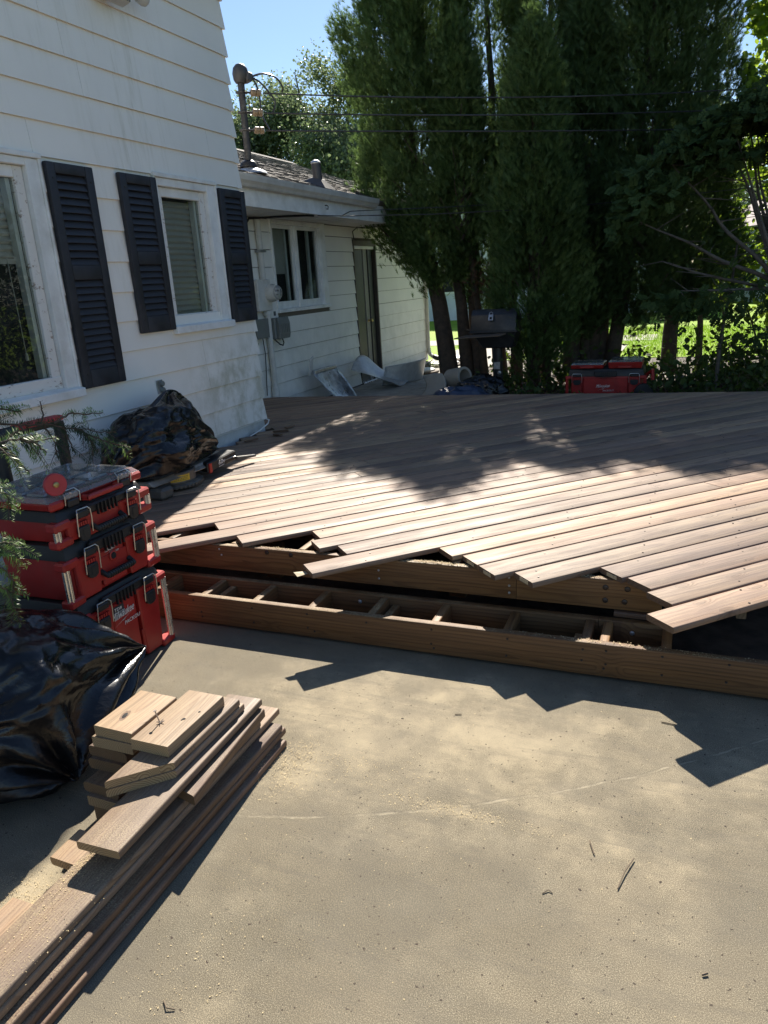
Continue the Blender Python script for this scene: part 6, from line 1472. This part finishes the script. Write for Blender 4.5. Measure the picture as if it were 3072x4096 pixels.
# sunlit vine and saplings behind it
t = thing('climbing_vine', (1.2, 11.6, G), 'bright sunlit vine with big yellow-green leaves at the upper right edge', 'vine')
mb = MB(); P = []
for i in range(7):
    q = limb(mb, (1.1 + rr.uniform(-.2, .6), 11.7, 0), (.75 + rr.uniform(-.25, .8), 11.5 + rr.uniform(-.2, .3), rr.uniform(3.6, 5.4)), .018, .005, .25, 14, rr, 5); P += [tuple(v) for v in q]
mb.build('stem', M['bark_grey'], t, smooth=True)['kind'] = 'stuff'
P = np.array(P); P = P[P[:, 2] > .8]
C = P[rs.randint(0, len(P), 6500)] + rs.normal(0, .20, (6500, 3)) + np.array([.12, 0, 0]); C = C[(C[:, 0] > .30 + .12 * np.sin(C[:, 2] * 4))]
n = 2600; Ct = np.stack([.42 + np.abs(rs.normal(0, .55, n)), rs.normal(11.5, .25, n), rs.uniform(3.2, 5.3, n)], 1); C = np.concatenate([C, Ct[np.sin(Ct[:, 2] * 5 + Ct[:, 0] * 6) > -.6]])
leaves('foliage', C, .10, 'leaf_vine', t, rs=rs, face=(0, -.9, .3), j=.5)
t = thing('sapling_thicket', (1.4, 12.6, G), 'bright leafy thicket seen between the bare shrub stems at the right', 'shrub')
mb = MB()
for i in range(12): limb(mb, (.3 + rr.uniform(0, 2.4), 12.6 + rr.uniform(-.4, .6), 0), (.1 + rr.uniform(0, 2.6), 12.6, rr.uniform(1.6, 3.4)), .02, .005, .25, 7, rr, 5)
mb.build('stem', M['bark_grey'], t, smooth=True)['kind'] = 'stuff'
C = np.stack([rs.uniform(-.1, 3.2, 9000), rs.normal(12.9, .45, 9000), rs.uniform(.95, 3.5, 9000)], 1); C = C[np.sin(C[:, 0] * 5) + np.sin(C[:, 2] * 4.3 + 1) + .5 * np.sin(C[:, 0] * 11 + C[:, 2] * 9) > -.3]
leaves('foliage', C, .095, 'leaf_vine', t, rs=rs, face=(0, -.6, .6), j=.7)
n = 15000; C = np.concatenate([np.stack([rs.uniform(2.3, 8.8, n), rs.normal(11.0, .55, n), rs.uniform(.1, 3.3, n)], 1), np.stack([rs.normal(8.9, .5, n // 2), rs.uniform(4.5, 11, n // 2), rs.uniform(.1, 3.3, n // 2)], 1)])
leaves('unseen_hedge', C, .085, 'leaf_shrub', None, rs=rs)  # out of view, added so the window reflects dark foliage instead of lawn
# sapling stem in front of the lawn
t = thing('sapling', (.30, 9.7, G), 'thin dark sapling standing in front of the bright lawn', 'sapling')
mb = MB(); q = limb(mb, (.28, 9.7, 0), (.42, 9.75, 1.75), .028, .012, .12, 8, rr, 7)
for k in (3, 4, 5, 6, 7): limb(mb, q[k], q[k] + Vector((rr.uniform(-.5, .5), rr.uniform(-.2, .2), rr.uniform(.0, .35))), .008, .003, .2, 4, rr, 5)
mb.build('stem', M['bark_grey'], t, smooth=True)
C = np.array([tuple(v) for v in q[4:]])[rs.randint(0, 5, 160)] + rs.normal(0, .22, (160, 3)); leaves('foliage', C, .085, 'leaf_under', t, rs=rs)
# leafy undergrowth along the far edge of the bed, plant by plant
UL = ('leafy weed with heart-shaped leaves', 'dark leafy plant', 'low broad-leaved plant', 'bushy weed')
spots = [(-2.62, 9.95, .34), (-2.42, 10.3, .42), (-2.55, 11.9, .5), (-1.82, 10.1, .40), (-1.62, 10.5, .46), (-1.75, 11.8, .5), (-.98, 10.6, .42), (-.55, 10.2, .5), (-.30, 9.9, .44), (-.08, 10.4, .62), (.12, 9.9, .50), (.35, 10.5, .70), (.52, 10.0, .62), (.72, 10.6, .80), (.85, 10.0, .70), (-.42, 10.9, .58), (1.05, 10.5, .85), (-.75, 11.2, .45), (.2, 11.2, .72), (.6, 11.4, .8), (-2.0, 9.3, .22), (-1.75, 9.2, .20), (-.22, 9.2, .30), (.15, 9.2, .34), (.5, 9.2, .36), (.9, 9.3, .4)]
WHERE = ('beside the grill post, nearest the deck', 'just behind the grill post', 'far behind the grill in the sun', 'left of the red chest', 'between the red chest and the dark trunks', 'in the sun behind the dark trunks', 'at the back right corner of the red chest', 'just right of the red chest', 'second to the right of the red chest', 'tall, midway between chest and sapling', 'low, left of the thin sapling', 'tall, behind the thin sapling', 'just right of the thin sapling', 'tallest but one by the right edge', 'by the right edge in front', 'behind the two right of the chest', 'tallest at the right edge', 'behind the curving cedar trunk', 'far back left of the sapling', 'far back right of the sapling', 'short, right of the grill foot at the deck edge', 'short, near the left end of the chest', 'short, at the deck edge right of the chest', 'short, at the deck edge before the sapling', 'short, at the deck edge right of the sapling', 'short, at the deck edge by the right border')
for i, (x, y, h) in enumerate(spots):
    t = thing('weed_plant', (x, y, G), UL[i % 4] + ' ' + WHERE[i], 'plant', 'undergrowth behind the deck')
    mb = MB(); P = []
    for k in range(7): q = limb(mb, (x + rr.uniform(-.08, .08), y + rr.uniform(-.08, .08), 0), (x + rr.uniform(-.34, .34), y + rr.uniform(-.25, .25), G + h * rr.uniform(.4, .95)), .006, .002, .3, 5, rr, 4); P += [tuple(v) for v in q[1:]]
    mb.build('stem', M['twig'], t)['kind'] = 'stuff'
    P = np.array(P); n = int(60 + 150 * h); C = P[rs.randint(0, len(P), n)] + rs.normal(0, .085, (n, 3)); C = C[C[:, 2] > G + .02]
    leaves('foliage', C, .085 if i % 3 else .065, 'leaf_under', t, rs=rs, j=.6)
# ivy-like ground cover and litter under the trees
n = 5200; C = np.stack([rs.uniform(-2.6, 4, n), rs.uniform(7.9, 11.4, n), rs.uniform(G + .005, G + .07, n)], 1)
o = leaves('leaf_litter', C, .045, 'dead', None, rs=rs, j=.5)
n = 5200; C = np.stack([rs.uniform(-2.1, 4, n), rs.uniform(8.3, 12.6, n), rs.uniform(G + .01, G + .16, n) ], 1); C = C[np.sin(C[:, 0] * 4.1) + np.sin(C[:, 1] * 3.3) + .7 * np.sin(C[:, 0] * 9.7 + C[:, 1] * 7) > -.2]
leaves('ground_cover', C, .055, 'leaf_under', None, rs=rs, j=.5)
t = thing('weed_plant', (-4.3, 12.6, .065), 'small dry weed growing beside the round lids', 'plant', None)
C = np.array([-4.22, 12.65, .12]) + rs.normal(0, 1, (120, 3)) * np.array([.10, .10, .04]); leaves('foliage', C, .05, 'leaf_under', t, rs=rs, tmpl=(LANCE, LNF), hang=.6)

# ------------------------------------------------------------------ houses beyond
def far_house(base, sx, sy, hw, hr, label, ang=0.0):
    t = thing('neighbour_house', base, label, 'house')
    c, s = math.cos(ang), math.sin(ang); fr = (base, (c, s, 0), (-s, c, 0), (0, 0, 1))
    m = MB(fr=fr); m.box(-sx, sx, -sy, sy, 0, hw); m.build('wall', M['neighbour'], t)
    m = MB(fr=fr); m.prism([(-sx - .3, hw - .02), (sx + .3, hw - .02), (0, hw + hr)], -sy - .3, sy + .3, lambda p, q, tt: (p, tt, q)); rf = m.build('roof', M['neighbour_roof'], t)
    m = MB(fr=fr); m.add([(-sx, -sy - .32, hw + .02), (sx, -sy - .32, hw + .02), (0, -sy - .32, hw + hr - .12)], [(0, 1, 2)]); m.build('gable', M['neighbour'], t)
    for sg in (-1, 1):
        m = MB(fr=fr); m.hexa([(sg * (sx + .3), -sy - .36, hw - .02), (sg * (sx + .3), -sy - .33, hw - .02), (0, -sy - .33, hw + hr), (0, -sy - .36, hw + hr)], [(sg * (sx + .3), -sy - .36, hw + .18), (sg * (sx + .3), -sy - .33, hw + .18), (0, -sy - .33, hw + hr + .2), (0, -sy - .36, hw + hr + .2)]); m.build('barge_board', M['trim'], t)
    for x in (-sx * .5, sx * .5):
        m = MB(fr=fr); m.box(x - .45, x + .45, -sy - .05, -sy + .02, 1.0, 2.2); f = m.build('window', M['trim'], t)
        m = MB(fr=fr); m.box(x - .38, x + .38, -sy - .06, -sy - .04, 1.07, 2.13); p = m.build('pane', M['dark'], t); p.parent = f; p.location = (0, 0, 0)
        p.location = Vector(t['_o']) - Vector(t['_o'])
    return t
far_house((-5.6, 31.0, 0), 5.2, 4.0, 3.0, 2.5, 'pale blue-grey neighbouring house glimpsed between the cedar trunks')
far_house((6.6, 33.0, 0), 5.0, 4.0, 2.7, 2.2, 'neighbouring house with a reddish roof behind the shrub at the right', .5)

for o in bpy.data.objects:
    if '_o' in o: del o['_o']
